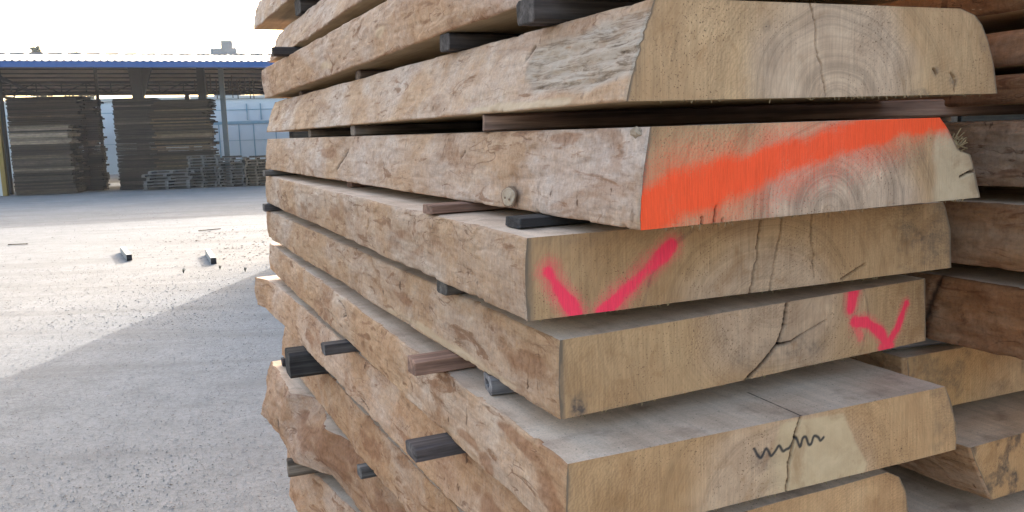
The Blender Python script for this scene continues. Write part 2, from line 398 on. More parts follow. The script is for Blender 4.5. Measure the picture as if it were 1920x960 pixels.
# ------------------------------------------------------------------ slab builder
def slab(name, P, label, group, seed, left_kf=None, right_prof=None, bulge=.003, wav=.0035, med=.0011, fine=1.0, color=(1, 1, 1),
         side_fn=None, end_fn=None, top_fn=None, pith=(.3, 0.0), ringamp=.6, hi=True, r_edge=.0022, cat='timber slab', detail_end=True, near_cut=None):
    u0, v0, zt, t, w, wb, bev, L, dy, su, sv, sk = P
    rr = random.Random(seed)
    az = AZ + dy
    O = u0 * UD + v0 * VD + np.array([0, 0, zt - t])
    if hi:
        nu, nw, ns_end, nzr = 430, 46, 440, 84
    else:
        nu, nw, ns_end, nzr = 150, 20, 160, 34
    # u samples: dense at the near end
    k = np.linspace(0, 1, nu); us = L * (k * .38 + .62 * k ** 2.1)
    ws = 0.5 - 0.5 * np.cos(np.pi * np.linspace(0, 1, nw)); ws = .55 * np.linspace(0, 1, nw) + .45 * ws
    def rad_e(u): return r_edge * (1 + .8 * vnoise(u * 25, 3.1, 0, seed + 5)) + .0006 + .006 * sstep(.45, .8, vnoise(u * 34, 7.7, 0, seed + 6) + .3 * vnoise(u * 120, 1.7, 0, seed + 7))
    def left(u, q):
        """outward(-)/inward(+) offset of the barked edge at distance u, height fraction q"""
        z = q * t
        d = wav * fbm(u * 1.6, z * 3.0, 0, 3, seed) + wav * .55 * fbm(u * 6, z * 9, 1.3, 3, seed + 31)
        d = d + med * (.55 * fbm(u * 22, z * 34, 2.1, 4, seed + 57) + .75 * fbm(u * 7, z * 62, 3.1, 4, seed + 58))
        d = d + fine * .0007 * fbm(u * 110, z * 150, 4.4, 3, seed + 77)
        g = fbm(u * 9, z * 30, 5.0, 3, seed + 91); d = d + fine * .0018 * sstep(.28, .42, np.abs(g)) * (g > 0) + fine * -.0015 * sstep(.35, .45, -g)
        d = d * (1 - .75 * np.exp(-u / .03))
        d = d - bulge * 4 * q * (1 - q) + (-bev) * (1 - q)
        if left_kf is not None:
            kf = np.array(left_kf)
            d = d + np.interp(u, kf[:, 0], kf[:, 1]) * q + np.interp(u, kf[:, 0], kf[:, 2]) * (1 - q)
        if side_fn is not None: d = d + side_fn(u, z, 'disp')
        return d
    def right(u, q):
        z = q * t
        d = w + wb * (1 - q) + wav * .8 * fbm(u * 2.2, z * 4, 7, 3, seed + 13) * (1 - .8 * np.exp(-u / .05)) + med * .8 * fbm(u * 25, z * 40, 8, 3, seed + 23)
        if right_prof is not None:
            rp = np.array(right_prof); d = w + np.interp(q, rp[:, 0], rp[:, 1]) - (wb * 0) + (d - w - wb * (1 - q))
        return d
    def endu(s_m, z):
        """near end offset along u, for a point s_m metres across"""
        return sk * s_m + .0012 * fbm(s_m * 7, z * 7, 0, 3, seed + 41)
    V, Fc, mi = [], [], []; off = 0
    A = {n: [] for n in ('scar', 'rough', 'red', 'pale', 'stain', 'edge', 'orange', 'pink', 'ink', 'crack', 'heart', 'ring', 'ringamp')}
    def add(X, Y, Z, mat, flip, at=None):
        nonlocal off
        nr, nc = X.shape
        V.append(np.stack([X, Y, Z + su * Y + sv * X], -1).reshape(-1, 3))
        f = grid_faces(nr, nc, off, flip); Fc.append(f); mi.append(np.full(len(f), mat)); off += nr * nc
        for n in A: A[n].append(np.zeros(nr * nc) if at is None or n not in at else np.broadcast_to(at[n], (nr, nc)).ravel())
    # left barked edge
    Ug, Qg = np.meshgrid(us, ws, indexing='ij')
    Zg = Qg * t; re = rad_e(Ug)
    dtop = t - Zg; ins = np.where(dtop < re, re - np.sqrt(np.maximum(re ** 2 - (re - dtop) ** 2, 0)), 0)
    ins = np.maximum(ins, np.where(Zg < re, re - np.sqrt(np.maximum(re ** 2 - (re - Zg) ** 2, 0)), 0))
    ins2 = np.where(Ug < re, re - np.sqrt(np.maximum(re ** 2 - (re - Ug) ** 2, 0)), 0)
    lv = left(Ug, Qg); Xl = lv + np.maximum(ins, ins2)
    Yl = Ug + endu(0 * Ug, Zg) * np.clip(1 - Ug / .2, 0, 1)
    at = {n: side_fn(Ug, Zg, n) for n in ('scar', 'rough', 'red', 'pale')} if side_fn else {}
    add(Xl, Yl, Zg, 0, True, at)
    # near end
    sg = np.linspace(0, 1, ns_end); wg = np.linspace(0, 1, nzr)
    Sg, Wg = np.meshgrid(sg, wg, indexing='ij'); z = Wg * t
    l0 = left(0 * Sg, Wg) + np.maximum(rad_e(0 * Sg), np.where(np.minimum(t - z, z) < 1e-5, rad_e(0 * Sg), 0)); r0 = right(0 * Sg, Wg)
    Xe = l0 + (r0 - l0) * Sg
    eu = endu(Xe, z)
    px, pz = pith
    jx = .010 * fbm(Xe * 9, z * 9, 3, 3, seed + 3); jz = .008 * fbm(Xe * 8, z * 8, 6, 3, seed + 4)
    ring = np.hypot(Xe - px + jx, (z - pz) * 1.12 + jz)
    at = dict(ring=ring, ringamp=np.clip(ringamp * (.55 + .6 * np.exp(-(ring / .18) ** 2)), 0, 1), heart=.9 * (1 - sstep(.10, .19, ring + .02 * fbm(Xe * 12, z * 12, 1, 3, seed + 6))))
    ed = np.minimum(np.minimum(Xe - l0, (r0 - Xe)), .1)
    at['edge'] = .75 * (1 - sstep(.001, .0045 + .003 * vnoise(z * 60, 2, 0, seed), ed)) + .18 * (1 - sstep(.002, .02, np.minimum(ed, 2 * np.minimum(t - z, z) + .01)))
    if end_fn:
        for n, v in end_fn(Xe, z, seed).items():
            at[n] = v if n not in at else np.clip(at[n] + v, 0, 1)
    cr = at.get('crack', 0 * Xe)
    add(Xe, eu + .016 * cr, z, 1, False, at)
    # top, bottom
    nst = (420 if top_fn else 70) if hi else 26
    st = np.linspace(0, 1, nst)
    for q, mat, flip in ((1.0, 2, False), (0.0, 3, True)):
        Ug, Sg = np.meshgrid(us, st, indexing='ij')
        l = left(Ug, q + 0 * Ug) + rad_e(Ug); r_ = right(Ug, q + 0 * Ug); X = l + (r_ - l) * Sg
        Y = Ug + endu(X, q * t) * np.clip(1 - Ug / .2, 0, 1) + np.where(Ug <= 0, 0, 0)
        at = top_fn(X, Ug) if (top_fn and q == 1) else None
        zz = np.full(X.shape, q * t) + (.0005 * fbm(X * 6, Ug * 3, 0, 2, seed + 8) * np.clip(Ug / .02, 0, 1) * np.clip(Sg / .05, 0, 1) * np.clip((1 - Sg) / .05, 0, 1))
        add(X, Y, zz, mat, not flip if False else flip, at)
        Fc[-1] = Fc[-1][:, ::-1] if True else Fc[-1]
    # right side
    usr = us[::3] if hi else us[::2]; usr = np.append(usr, L) if usr[-1] != L else usr
    wr = np.linspace(0, 1, 24 if hi else 12)
    Ug, Qg = np.meshgrid(usr, wr, indexing='ij'); add(right(Ug, Qg), Ug + endu(right(Ug, Qg), Qg * t) * np.clip(1 - Ug / .2, 0, 1), Qg * t, 0, False)
    # far end
    Sg, Wg = np.meshgrid(np.linspace(0, 1, 40), np.linspace(0, 1, 12), indexing='ij')
    l = left(L + 0 * Sg, Wg); r_ = right(L + 0 * Sg, Wg); X = l + (r_ - l) * Sg
    add(X, L + .004 * fbm(X * 5, Wg, 0, 2, seed) * 0 + 0 * X, Wg * t, 1, True, dict(ring=np.hypot(X - px, Wg * t - pz), ringamp=ringamp + 0 * X))
    me = mesh_np(name, np.concatenate(V), np.concatenate(Fc), [MB, ME, MT, MU], np.concatenate(mi), True, {n: np.concatenate(a) for n, a in A.items()})
    o = link(name, me, color=color)
    o.matrix_world = Matrix.Translation(O) @ Matrix.Rotation(-az, 4, 'Z')
    tag(o, label, cat, group)
    o['pith_note'] = 0; del o['pith_note']
    return o

# ---- painted / drawn / cracked things on the ends, in metres across (x) and up (z)
def crackm(X, Z, pts, wd, seed=0, taper=False):
    jx = .0022 * fbm(Z * 60, X * 10, 0, 3, seed) + .0009 * fbm(Z * 260, X * 90, 0, 2, seed + 1)
    D, T = dline(X + jx, Z + jx * .4, pts)
    ww = 1.55 * wd * (1.15 - (T if taper else .3) * .9) * (1 + .35 * vnoise(T * 30, 0, 0, seed))
    return 1 - sstep(ww * .45, ww * .45 + .0011, D)
def blob(X, Z, cx, cz, rx, rz, seed=0, jag=.35):
    d = np.hypot((X - cx) / rx, (Z - cz) / rz) + jag * fbm(X * 40, Z * 40, 0, 3, seed)
    return 1 - sstep(.45, 1.1, d)
def spray(X, Z, pts, widths, soft, seed, gain=1.0):
    D, T = dline(X, Z, pts)
    wd = np.interp(T, np.linspace(0, 1, len(widths)), widths)
    n = .0035 * fbm(X * 30, Z * 30, 0, 4, seed)
    core = 1 - sstep(wd * .30, wd + soft * 1.15, D + n)
    mist = .46 * np.exp(-(np.maximum(D - wd * .6, 0) / (soft * 2.3)) ** 2)
    return np.clip(gain * np.maximum(core, mist) * (1 + .16 * fbm(X * 34, Z * 34, 0, 4, seed + 9)) * (1 + .10 * fbm(X * 8, Z * 8, 0, 2, seed + 12)), 0, 1)

def end_s3(X, Z, seed):
    crk = crackm(X, Z, [(.2283, .116), (.240, .068), (.2581, .002)], .0003, 3) * .42
    st = .5 * blob(X, Z, .4496, .030, .012, .010, 1) + .55 * blob(X, Z, .4853, .022, .010, .014, 2) + .5 * blob(X, Z, .42, .003, .03, .006, 3) + .35 * blob(X, Z, .54, .07, .012, .02, 4) + .35 * blob(X, Z, .16, .085, .010, .014, 5)
    c2 = crackm(X, Z, [(.478, .028), (.487, .018), (.486, .004)], .0010, 8) * .6
    c3 = crackm(X, Z, [(.445, .034), (.452, .026)], .001, 9) * .6
    return dict(crack=np.clip(crk + c2 + c3, 0, 1), stain=np.clip(st, 0, 1))
def end_s4(X, Z, seed):
    o = spray(X, Z, [(-.004, .010), (.04, .036), (.14, .056), (.2267, .077), (.3184, .094), (.4176, .110), (.49, .112)], [.032, .029, .021, .0155, .0135, .0095, .011], .022, 11, 1.05)
    o = np.maximum(o, .5 * spray(X, Z, [(.0, .03), (.12, .06), (.2, .07)], [.03, .022, .01], .02, 12))
    o = o * (1 - .55 * sstep(.38, .48, X) * sstep(.100, .075, Z))
    # the left margin was missed by the can near the top
    st = .30 * blob(X, Z, .4246, .0595, .035, .025, 6) + .20 * blob(X, Z, .2274, .0318, .07, .025, 7)
    crk = crackm(X, Z, [(.0728, -.003), (.0736, .0085)], .0012, 5) + crackm(X, Z, [(.0894, -.003), (.092, .008), (.0942, .019)], .0013, 6) + crackm(X, Z, [(.105, -.002), (.1055, .004)], .001, 7) + crackm(X, Z, [(.529, .031), (.545, .036), (.5577, .0378)], .0018, 8)
    return dict(orange=o, stain=np.clip(st, 0, 1), crack=np.clip(crk, 0, 1), pale=.75 * sstep(.465, .485, X + .006 * fbm(Z * 30, 1, 0, 3, 3)))
def end_s5(X, Z, seed):
    p = spray(X, Z, [(.0295, .0600), (.036, .047), (.048, .028), (.066, .002)], [.0095, .0095, .009, .011], .0075, 21)
    p = np.maximum(p, spray(X, Z, [(.2110, .0775), (.185, .0595), (.152, .0335), (.112, .006), (.103, -.002)], [.0105, .0108, .0105, .0095, .010], .0075, 22))
    crk = crackm(X, Z, [(.3551, .1), (.349, .05), (.3402, .0)], .0007, 31) +   .5 * crackm(X, Z, [(.3939, .103), (.382, .05), (.3716, .0)], .0006, 32) + .4 * crackm(X, Z, [(.4453, .105), (.4479, .05), (.4509, .0115)], .0009, 33)
    crk = crk + .5 * crackm(X, Z, [(.505, .004), (.55, .022)], .0018, 36)
    D, T = dline(X, Z, [(.246, .104), (.2448, .0968), (.22, .083), (.1943, .0652), (.178, .04), (.1649, .0)])
    band = .55 * (1 - sstep(.001, .0045, D + .001 * fbm(X * 60, Z * 60, 0, 2, 2)))
    st = band + .55 * blob(X, Z, .63, .06, .03, .05, 34, .6) + .5 * blob(X, Z, .68, .05, .05, .07, 35, .6) + .25 * blob(X, Z, .09, .10, .1, .02, 36)
    return dict(pink=p, crack=np.clip(crk, 0, 1), stain=np.clip(st, 0, 1), edge=.45 * sstep(.010, .004, X) * (X < .05))
def end_s6(X, Z, seed):
    p = spray(X, Z, [(.525, .104), (.5225, .090), (.5200, .077)], [.0145, .0105, .007], .0065, 41)
    p = np.maximum(p, spray(X, Z, [(.5290, .0545), (.545, .0545), (.5564, .0505), (.5809, .0334), (.604, .009)], [.0085, .0085, .008, .008, .010], .0055, 42))
    p = np.maximum(p, spray(X, Z, [(.6040, .004), (.612, .013), (.6265, .0300), (.6448, .0690)], [.011, .0066, .0056, .0050], .0045, 43))
    p = np.maximum(p, .55 * spray(X, Z, [(.533, .050), (.5430, .0300)], [.010, .006], .009, 44))
    p = np.maximum(p, .8 * spray(X, Z, [(.589, .006), (.612, .005)], [.007, .007], .004, 45))
    crk = crackm(X, Z, [(.3910, .110), (.3875, .088), (.3826, .066), (.3704, .0436), (.352, .028), (.330, .012), (.3062, -.003)], .0040, 51) + crackm(X, Z, [(.3704, .0425), (.3850, .0422), (.3989, .0434), (.4150, .0495)], .0026, 52, True) + .35 * crackm(X, Z, [(.415, .0495), (.47, .066)], .001, 53)
    D, T = dline(X, Z, [(.546, .108), (.556, .08), (.5598, .0536), (.553, .03), (.5424, -.002)])
    band = .45 * (1 - sstep(.001, .0035, D))
    st = band + .95 * blob(X, Z, .0242, .0181, .018, .026, 54, .5) + .25 * blob(X, Z, .36, .03, .1, .03, 55) + .3 * blob(X, Z, .43, .04, .05, .03, 56, .6)
    return dict(pink=p, crack=np.clip(crk, 0, 1), stain=np.clip(st, 0, 1), edge=.5 * sstep(.008, .004, X) * (X < .05))
INK = [(0.284, 0.0711), (0.2904, 0.0602), (0.2959, 0.0569), (0.3031, 0.0677), (0.3076, 0.0638), (0.3123, 0.0561), (0.3196, 0.0616), (0.326, 0.068), (0.3326, 0.0592), (0.3381, 0.0605), (0.3437, 0.0618), (0.3483, 0.067), (0.3548, 0.0751), (0.3626, 0.0599), (0.3672, 0.0713), (0.3729, 0.0719), (0.3778, 0.061), (0.3826, 0.0609), (0.3873, 0.0709), (0.395, 0.068), (0.399, 0.0626), (0.4048, 0.0662)]
def smooth_line(P, n=6):
    P = np.array(P); Q = []
    for i in range(len(P) - 1):
        p0, p1, p2, p3 = P[max(i - 1, 0)], P[i], P[i + 1], P[min(i + 2, len(P) - 1)]
        for k in range(n):
            t = k / n
            Q.append(.5 * (2 * p1 + (p2 - p0) * t + (2 * p0 - 5 * p1 + 4 * p2 - p3) * t ** 2 + (3 * p1 - p0 - 3 * p2 + p3) * t ** 3))
    Q.append(P[-1]); return [tuple(q) for q in Q]
INKS = smooth_line(INK, 4)
def end_s7(X, Z, seed):
    D, T = dline(X, Z, INKS)
    ink = .92 * (1 - sstep(.0012, .0030, D))
    smear = .45 * blob(X, Z, .300, .050, .030, .014, 61) + .40 * blob(X, Z, .372, .050, .030, .018, 62)
    pale = sstep(-.002, .004, inpoly(X + .003 * fbm(X * 20, Z * 20, 0, 3, 5), Z, [(.330, .101), (.4396, .0960), (.4600, .0643), (.4874, .012), (.480, -.01), (.27, -.01), (.262, .012), (.30, .035)])) * sstep(.26, .345, X + .2 * (Z - .05) + .01 * fbm(X * 14, Z * 14, 0, 3, 4))
    crk = crackm(X, Z, [(.3645, .106), (.3600, .092), (.3529, .0754), (.3422, .0391), (.3389, -.002)], .0024, 63)
    st = smear + .35 * blob(X, Z, .63, .05, .025, .06, 64, .7)
    return dict(ink=np.clip(ink, 0, 1), stain=np.clip(st, 0, 1), pale=.85 * pale, crack=np.clip(crk, 0, 1))
def top_s7(X, U):
    D, T = dline(X, U, [(.3647, .0), (.366, .03), (.3703, .1251)])
    return dict(crack=.9 * (1 - sstep(.0006, .0016, D)))
def end_s8(X, Z, seed):
    return dict(crack=crackm(X, Z, [(.246, .125), (.2446, .08)], .0016, 71))
def end_r(X, Z, seed):
    return dict(stain=.55 * sstep(.1, .7, fbm(X * 22, Z * 22, 0, 4, seed)))
def end_r8(X, Z, seed):
    return dict(stain=np.clip(.9 * sstep(-.1, .5, fbm(X * 35, Z * 30, 0, 4, seed)), 0, 1))

def marks(scars=(), reds=(), roughs=(), pales=()):
    def fn(u, z, what):
        if what == 'disp':
            d = 0 * u
            for pts, wd in scars:
                D, T = dline(u, z, pts); d = d + .0035 * (1 - sstep(wd * .4, wd * 1.3, D))
            for poly in roughs:
                m = sstep(-.004, .010, inpoly(u + .01 * fbm(u * 12, z * 12, 0, 3, 7), z, poly))
                d = d + m * (1 - .6 * np.exp(-u / .04)) * (.003 + .0045 * fbm(u * 5, z * 110, 0, 3, 9) + .0015 * fbm(u * 60, z * 160, 0, 3, 10))
            return d
        r = 0 * u
        if what == 'scar':
            for pts, wd in scars:
                D, T = dline(u + .002 * fbm(u * 40, z * 40, 0, 2, 3), z, pts); r = np.maximum(r, .85 * (1 - sstep(wd * .3, wd * .9, D)))
        if what == 'red':
            for cx, cz, rx, rz in reds:
                r = np.maximum(r, .8 * (1 - sstep(.5, 1.0, np.hypot((u - cx) / rx, (z - cz) / rz) + .5 * fbm(u * 14, z * 45, 0, 3, 5))))
        if what == 'pale':
            for cx, cz, rx, rz in pales:
                r = np.maximum(r, .8 * (1 - sstep(.5, 1.0, np.hypot((u - cx) / rx, (z - cz) / rz) + .5 * fbm(u * 14, z * 45, 0, 3, 6))))
        if what == 'rough':
            for poly in roughs:
                r = np.maximum(r, sstep(-.006, .006, inpoly(u + .014 * fbm(u * 12, z * 12, 0, 3, 7), z + .003 * fbm(u * 20, z * 60, 0, 3, 8), poly)))
        return r
    return fn

G = 'thick live-edge slabs stacked with spacers between them'
SP = {
 'S1': [0.8604, 0.568, 2.0906, 0.1085, 0.57, 0, 0.0418, 2.6297, 0.0194, -0.0079, -0.0014, 0.0001],
 'S2': [0.8544, 0.5425, 1.9431, 0.1073, 0.57, 0, -0.006, 2.6367, 0.0, -0.0037, 0.0006, -0.0],
 'S3': [0.842, 0.5618, 1.798, 0.1137, 0.5433, 0.0261, 0.0392, 2.623, 0.0072, 0.0044, 0.0039, 0.0046],
 'S4': [0.8192, 0.5409, 1.655, 0.1141, 0.4835, 0.0876, 0.0144, 2.6318, 0.0001, 0.0056, 0.0009, 0.0486],
 'S5': [0.9579, 0.452, 1.5249, 0.1043, 0.7105, 0.0116, 0.0025, 2.4795, 0.0275, 0.0028, 0.0032, 0.0016],
 'S6': [0.9583, 0.4941, 1.3904, 0.1041, 0.69, 0.0054, 0.0021, 2.481, 0.0106, 0.0027, 0.01, 0.0595],
 'S7': [0.8896, 0.4647, 1.2551, 0.1035, 0.6508, 0.02, 0.0039, 2.5704, 0.0226, 0.0045, -0.0007, 0.0175],
 'S8': [0.9049, 0.5108, 1.1234, 0.1103, 0.5503, 0, 0.0204, 2.5845, -0.0042, 0.0036, -0.0004, 0.0245],
 'S9': [0.8775, 0.5342, 0.9425, 0.1125, 0.57, 0, 0.0181, 2.5548, 0.0066, -0.0031, 0.0005, 0.0009],
 'S10': [0.8578, 0.6236, 0.8021, 0.1617, 0.57, 0, 0.0128, 2.6207, -0.0487, -0.0043, -0.0017, 0.0011],
 'S11': [0.8247, 0.6071, 0.6057, 0.12, 0.57, 0, 0, 2.4496, -0.0392, -0.0161, -0.0003, 0.0],
}
SP['S0'] = [0.86, 0.61, 2.245, 0.115, 0.56, 0, 0.03, 3.0, 0.0, 0.0, 0, 0]
SP['S12'] = [0.84, 0.60, 0.445, 0.105, 0.60, 0, 0, 2.45, -0.03, -0.012, 0, 0]
SP['S13'] = [0.86, 0.60, 0.295, 0.105, 0.60, 0, 0, 2.5, -0.02, -0.006, 0, 0]
def z_top(k, u, v):
    p = SP[k]; return p[2] + p[9] * (u - p[0]) + p[10] * (v - p[1])
def z_bot(k, u, v): return z_top(k, u, v) - SP[k][3]

slab('timber_slab', SP['S0'], 'highest slab of the big stack, only its far tip and underside in view', G, 100, bulge=.006)
slab('timber_slab', SP['S1'], 'second highest slab, its barked edge cut off by the top of the picture', G, 101, color=(.98, .95, .92))
slab('timber_slab', SP['S2'], 'slab over the bare-ended top slab, long barked edge and tan underside', G, 102, color=(1.04, .97, .90), side_fn=marks(pales=[(1.6, .03, .10, .02), (1.0, .05, .04, .015)], scars=[([(2.35, .06), (2.37, .045)], .004)]))
ROUGH3 = [(.2837, .088), (.2945, .048), (.24, .022), (.09, .016), (.0, .030), (-.02, .075), (-.02, .10)]
slab('timber_slab', SP['S3'], 'slab with bare unpainted pale end and ragged grey patch on its edge', G, 103, end_fn=end_s3, pith=(.2716, -.010), ringamp=.75,
     right_prof=[(0, .0261), (.35, .018), (.62, .006), (.82, -.008), (.93, -.022), (1.0, -.050)], side_fn=marks(roughs=[ROUGH3], pales=[(.30, .006, .22, .010)], scars=[([(.285, .088), (.300, .070)], .003), ([(2.45, .09), (2.43, .05)], .008)]), color=(1.03, 1.0, .95))
s4 = slab('timber_slab', SP['S4'], 'slab with a wide bright orange spray stripe across its end', G, 104, end_fn=end_s4, pith=(.2783, -.004), ringamp=1.0,
     right_prof=[(0, .090), (.06, .088), (.45, .071), (.54, .066), (.60, .043), (.72, .030), (.85, .018), (1.0, .0)], side_fn=marks(scars=[([(1.36, .080), (1.39, .060), (1.456, .0283)], .004), ([(.55, .082), (.57, .072)], .0025)], reds=[(1.55, .07, .09, .02), (.2, .104, .05, .008)]), color=(1.02, 1.0, .98))
slab('timber_slab', SP['S5'], 'slab with a pink spray-painted V on the left of its end', G, 105, end_fn=end_s5, pith=(.36, -.05), ringamp=.7, color=(.93, .88, .80),
     right_prof=[(0, .014), (.1, .014), (.6, .010), (.9, .0), (1.0, -.006)], side_fn=marks(scars=[([(.8081, .0639), (.8176, .0429)], .0028), ([(1.30, .08), (1.27, .05)], .003)], reds=[(1.15, .05, .10, .02), (.55, .06, .07, .015)]))
slab('timber_slab', SP['S6'], 'slab with a forked crack and a pink zigzag mark on its end', G, 106, end_fn=end_s6, pith=(.38, .12), ringamp=.6, color=(.97, .92, .84), side_fn=marks(reds=[(.09, .055, .07, .018), (.7, .05, .08, .015)], pales=[(.45, .01, .35, .010)]))
s7 = slab('timber_slab', SP['S7'], 'slab with dark scribbled wavy writing across a cracked pale end patch', G, 107, end_fn=end_s7, top_fn=top_s7, pith=(.33, -.02), ringamp=.65, color=(1.05, .96, .84),
     right_prof=[(0, .022), (.4, .018), (.8, .004), (1.0, -.008)], side_fn=marks(scars=[([(1.30, .090), (1.225, .078), (1.205, .066), (1.24, .056)], .0028)], reds=[(.12, .085, .10, .012), (.045, .04, .04, .03), (.35, .03, .06, .010), (.25, .02, .03, .02)]))
slab('timber_slab', SP['S8'], 'slab below the scribbled one, rounded right corner on its end', G, 108, end_fn=end_s8, pith=(.2, -.1), ringamp=.5, color=(1.06, .94, .82),
     right_prof=[(0, .024), (.3, .020), (.65, .012), (.88, -.004), (1.0, -.030)], side_fn=marks(reds=[(.75, .03, .06, .012), (1.7, .04, .1, .02), (.3, .05, .1, .02)], scars=[([(1.09, .0201), (1.02, .0098)], .003)]), left_kf=[(0, 0, 0), (2.35, 0, 0), (2.50, -.01, .0), (2.6, -.045, -.02)])
slab('timber_slab', SP['S9'], 'slab below the thick dark bearer, orange-brown barked edge', G, 109, color=(1.0, .86, .71), wav=.005, side_fn=marks(reds=[(1.2, .05, .12, .03), (.5, .06, .2, .02)]))
slab('timber_slab', SP['S10'], 'knobbly dark slab with a bulging red-brown burr on its edge', G, 110, color=(.86, .74, .64), wav=.009, med=.004, bulge=.014,
     side_fn=marks(reds=[(1.7, .10, .35, .07), (1.0, .08, .3, .06)], scars=[([(2.2, .05), (2.15, .03)], .008)]), left_kf=[(0, 0, 0), (1.4, 0, -.005), (1.70, -.03, -.007), (1.88, .015, -.075), (2.0, .03, -.065), (2.07, -.005, -.06), (2.12, -.045, -.055), (2.3, -.03, -.06), (2.46, -.01, -.067), (2.55, -.01, -.03), (2.62, .0, .0)])
slab('timber_slab', SP['S11'], 'slab with a grey weathered top strip, above the jutting twin stick', G, 111, color=(1.0, .83, .68), wav=.006, left_kf=[(0, 0, 0), (1.6, 0, 0), (1.9, -.02, -.085), (2.1, -.045, -.08), (2.3, -.01, -.03), (2.45, 0, 0)])
slab('timber_slab', SP['S12'], 'third slab from the ground, only its far edge in view', G, 112, hi=False, color=(1.0, .83, .68))
slab('timber_slab', SP['S13'], 'lowest slab, on ground bearers under the whole stack', G, 113, hi=False, color=(.9, .8, .7))

# knot on the orange slab's barked edge and a torn nub near its corner, splinters on its right
def disc_mesh(name, r, h, n=24, seed=0, holes=()):
    V = []; F = []
    rings = [(1.0, -.3), (1.0, .25), (.9, .7), (.78, .55), (.70, .8), (.4, 1.0), (0.001, 1.0)]
    for k, (a, b) in enumerate(rings):
        for i in range(n):
            t = 2 * math.pi * i / n; rr_ = r * a * (1 + .05 * math.sin(3 * t + seed) + .04 * math.sin(5 * t))
            x, z = rr_ * math.cos(t), rr_ * math.sin(t) * .82; y = h * b
            for hx, hz, hr in holes:
                if math.hypot(x - hx, z - hz) < hr: y -= h * 1.2
            V.append((-y, x, z))
    for k in range(len(rings) - 1):
        for i in range(n):
            j = (i + 1) % n; F.append((k * n + i, k * n + j, (k + 1) * n + j, (k + 1) * n + i))
    return mesh_np(name, np.array(V), np.array(F), smooth=True)
M_knot = mat_wood('cut_knot_wood', (.40, .27, .17), (.60, .44, .30), (.74, .60, .45), (1, 1, 1), 60)
M_knotd = mat_plain('knot_rim', (.30, .18, .11), .8)
kn = link('knot', disc_mesh('knot', .0175, .003, 28), M_knot, s4, loc=(-.0165, .350, .0205)); kn.scale = (.5, 1.3, .95); kn.rotation_euler = (0, .12, 0); kn['label'] = 'round cut-off knot with two dark pits'
rim = link('knot_rim', disc_mesh('knot_rim', .0205, .002, 28, 1), M_knotd, kn, loc=(.0015, 0, 0))
for dx, dz in ((.006, -.002), (-.006, -.004)):
    link('pit', disc_mesh('pit', .0022, .001, 10), M_knotd, kn, loc=(-.0042, dx, dz))
def chunk(name, size, seed, parent, loc, mat):
    n, m = 14, 8; V = []
    for i in range(m + 1):
        for j in range(n):
            th, ph = 2 * math.pi * j / n, math.pi * i / m
            d = 1 + .22 * float(fbm(np.array(2 * math.cos(th) * math.sin(ph)), np.array(2 * math.sin(th) * math.sin(ph)), 2 * math.cos(ph), 3, seed))
            V.append((size[0] * d * math.cos(th) * math.sin(ph), size[1] * d * math.sin(th) * math.sin(ph), size[2] * d * math.cos(ph)))
    F = [(i * n + j, i * n + (j + 1) % n, (i + 1) * n + (j + 1) % n, (i + 1) * n + j) for i in range(m) for j in range(n)]
    return link(name, mesh_np(name, np.array(V), np.array(F), smooth=False), mat, parent, loc)
nb = chunk('torn_nub', (.005, .012, .006), 3, s4, (-.002, .022, .1085), M_knot)
# splinters
sb = Bx()
for i in range(26):
    a = rng.uniform(-.6, 1.2); l = rng.uniform(.008, .024)
    p = Vector((.521 + rng.uniform(-.004, .006), .028 + rng.uniform(-.006, .02), .078 + rng.uniform(-.014, .010)))
    q = p + Vector((l * math.cos(a), rng.uniform(-.008, .004), l * math.sin(a) * .9))
    sb.bar(p, q, .0014 + rng.uniform(0, .0012), .0009)
link('splinter_tuft', sb.mesh('splinter_tuft'), M_splint, s4)
chunk('torn_fibre', (.010, .010, .014), 8, s4, (.522, .036, .072), M_splint)

def fuzz(o, P, N, seed):
    u0, v0, zt, t, w, wb, bev, L, dy, su, sv, sk = P
    r = np.random.default_rng(seed); b = Bx()
    for i in range(N):
        x = r.uniform(.01, w + wb - .03); z = -.0005 if r.uniform() < .75 else t - .001
        y = sk * x + .001; l = r.uniform(.001, .0032) * (1.8 if r.uniform() < .1 else 1)
        q = (x + r.normal(0, .0020), y - r.uniform(-.001, .002), z + (-l if z < 0 else l * .4) + 0 * x)
        p = (x, y + .0005, z + .0008)
        b.bar(p, q, .0007, .0006)
    m = b.mesh('saw_fuzz'); co = np.zeros(len(m.vertices) * 3, np.float32); m.vertices.foreach_get('co', co); co = co.reshape(-1, 3)
    co[:, 2] += su * co[:, 1] + sv * co[:, 0]; m.vertices.foreach_set('co', co.ravel()); m.update()
    f = link('saw_fuzz', m, M_splint, o); f['kind'] = 'stuff'
for _o in [x for x in COL.objects if x.get('category') == 'timber slab']:
    for k_, sub in (('S3', 'bare unpainted'), ('S4', 'wide bright orange'), ('S5', 'pink spray-painted V'), ('S6', 'forked crack'), ('S7', 'scribbled wavy')):
        if sub in _o['label']: fuzz(_o, SP[k_], 70, ord(k_[1]))

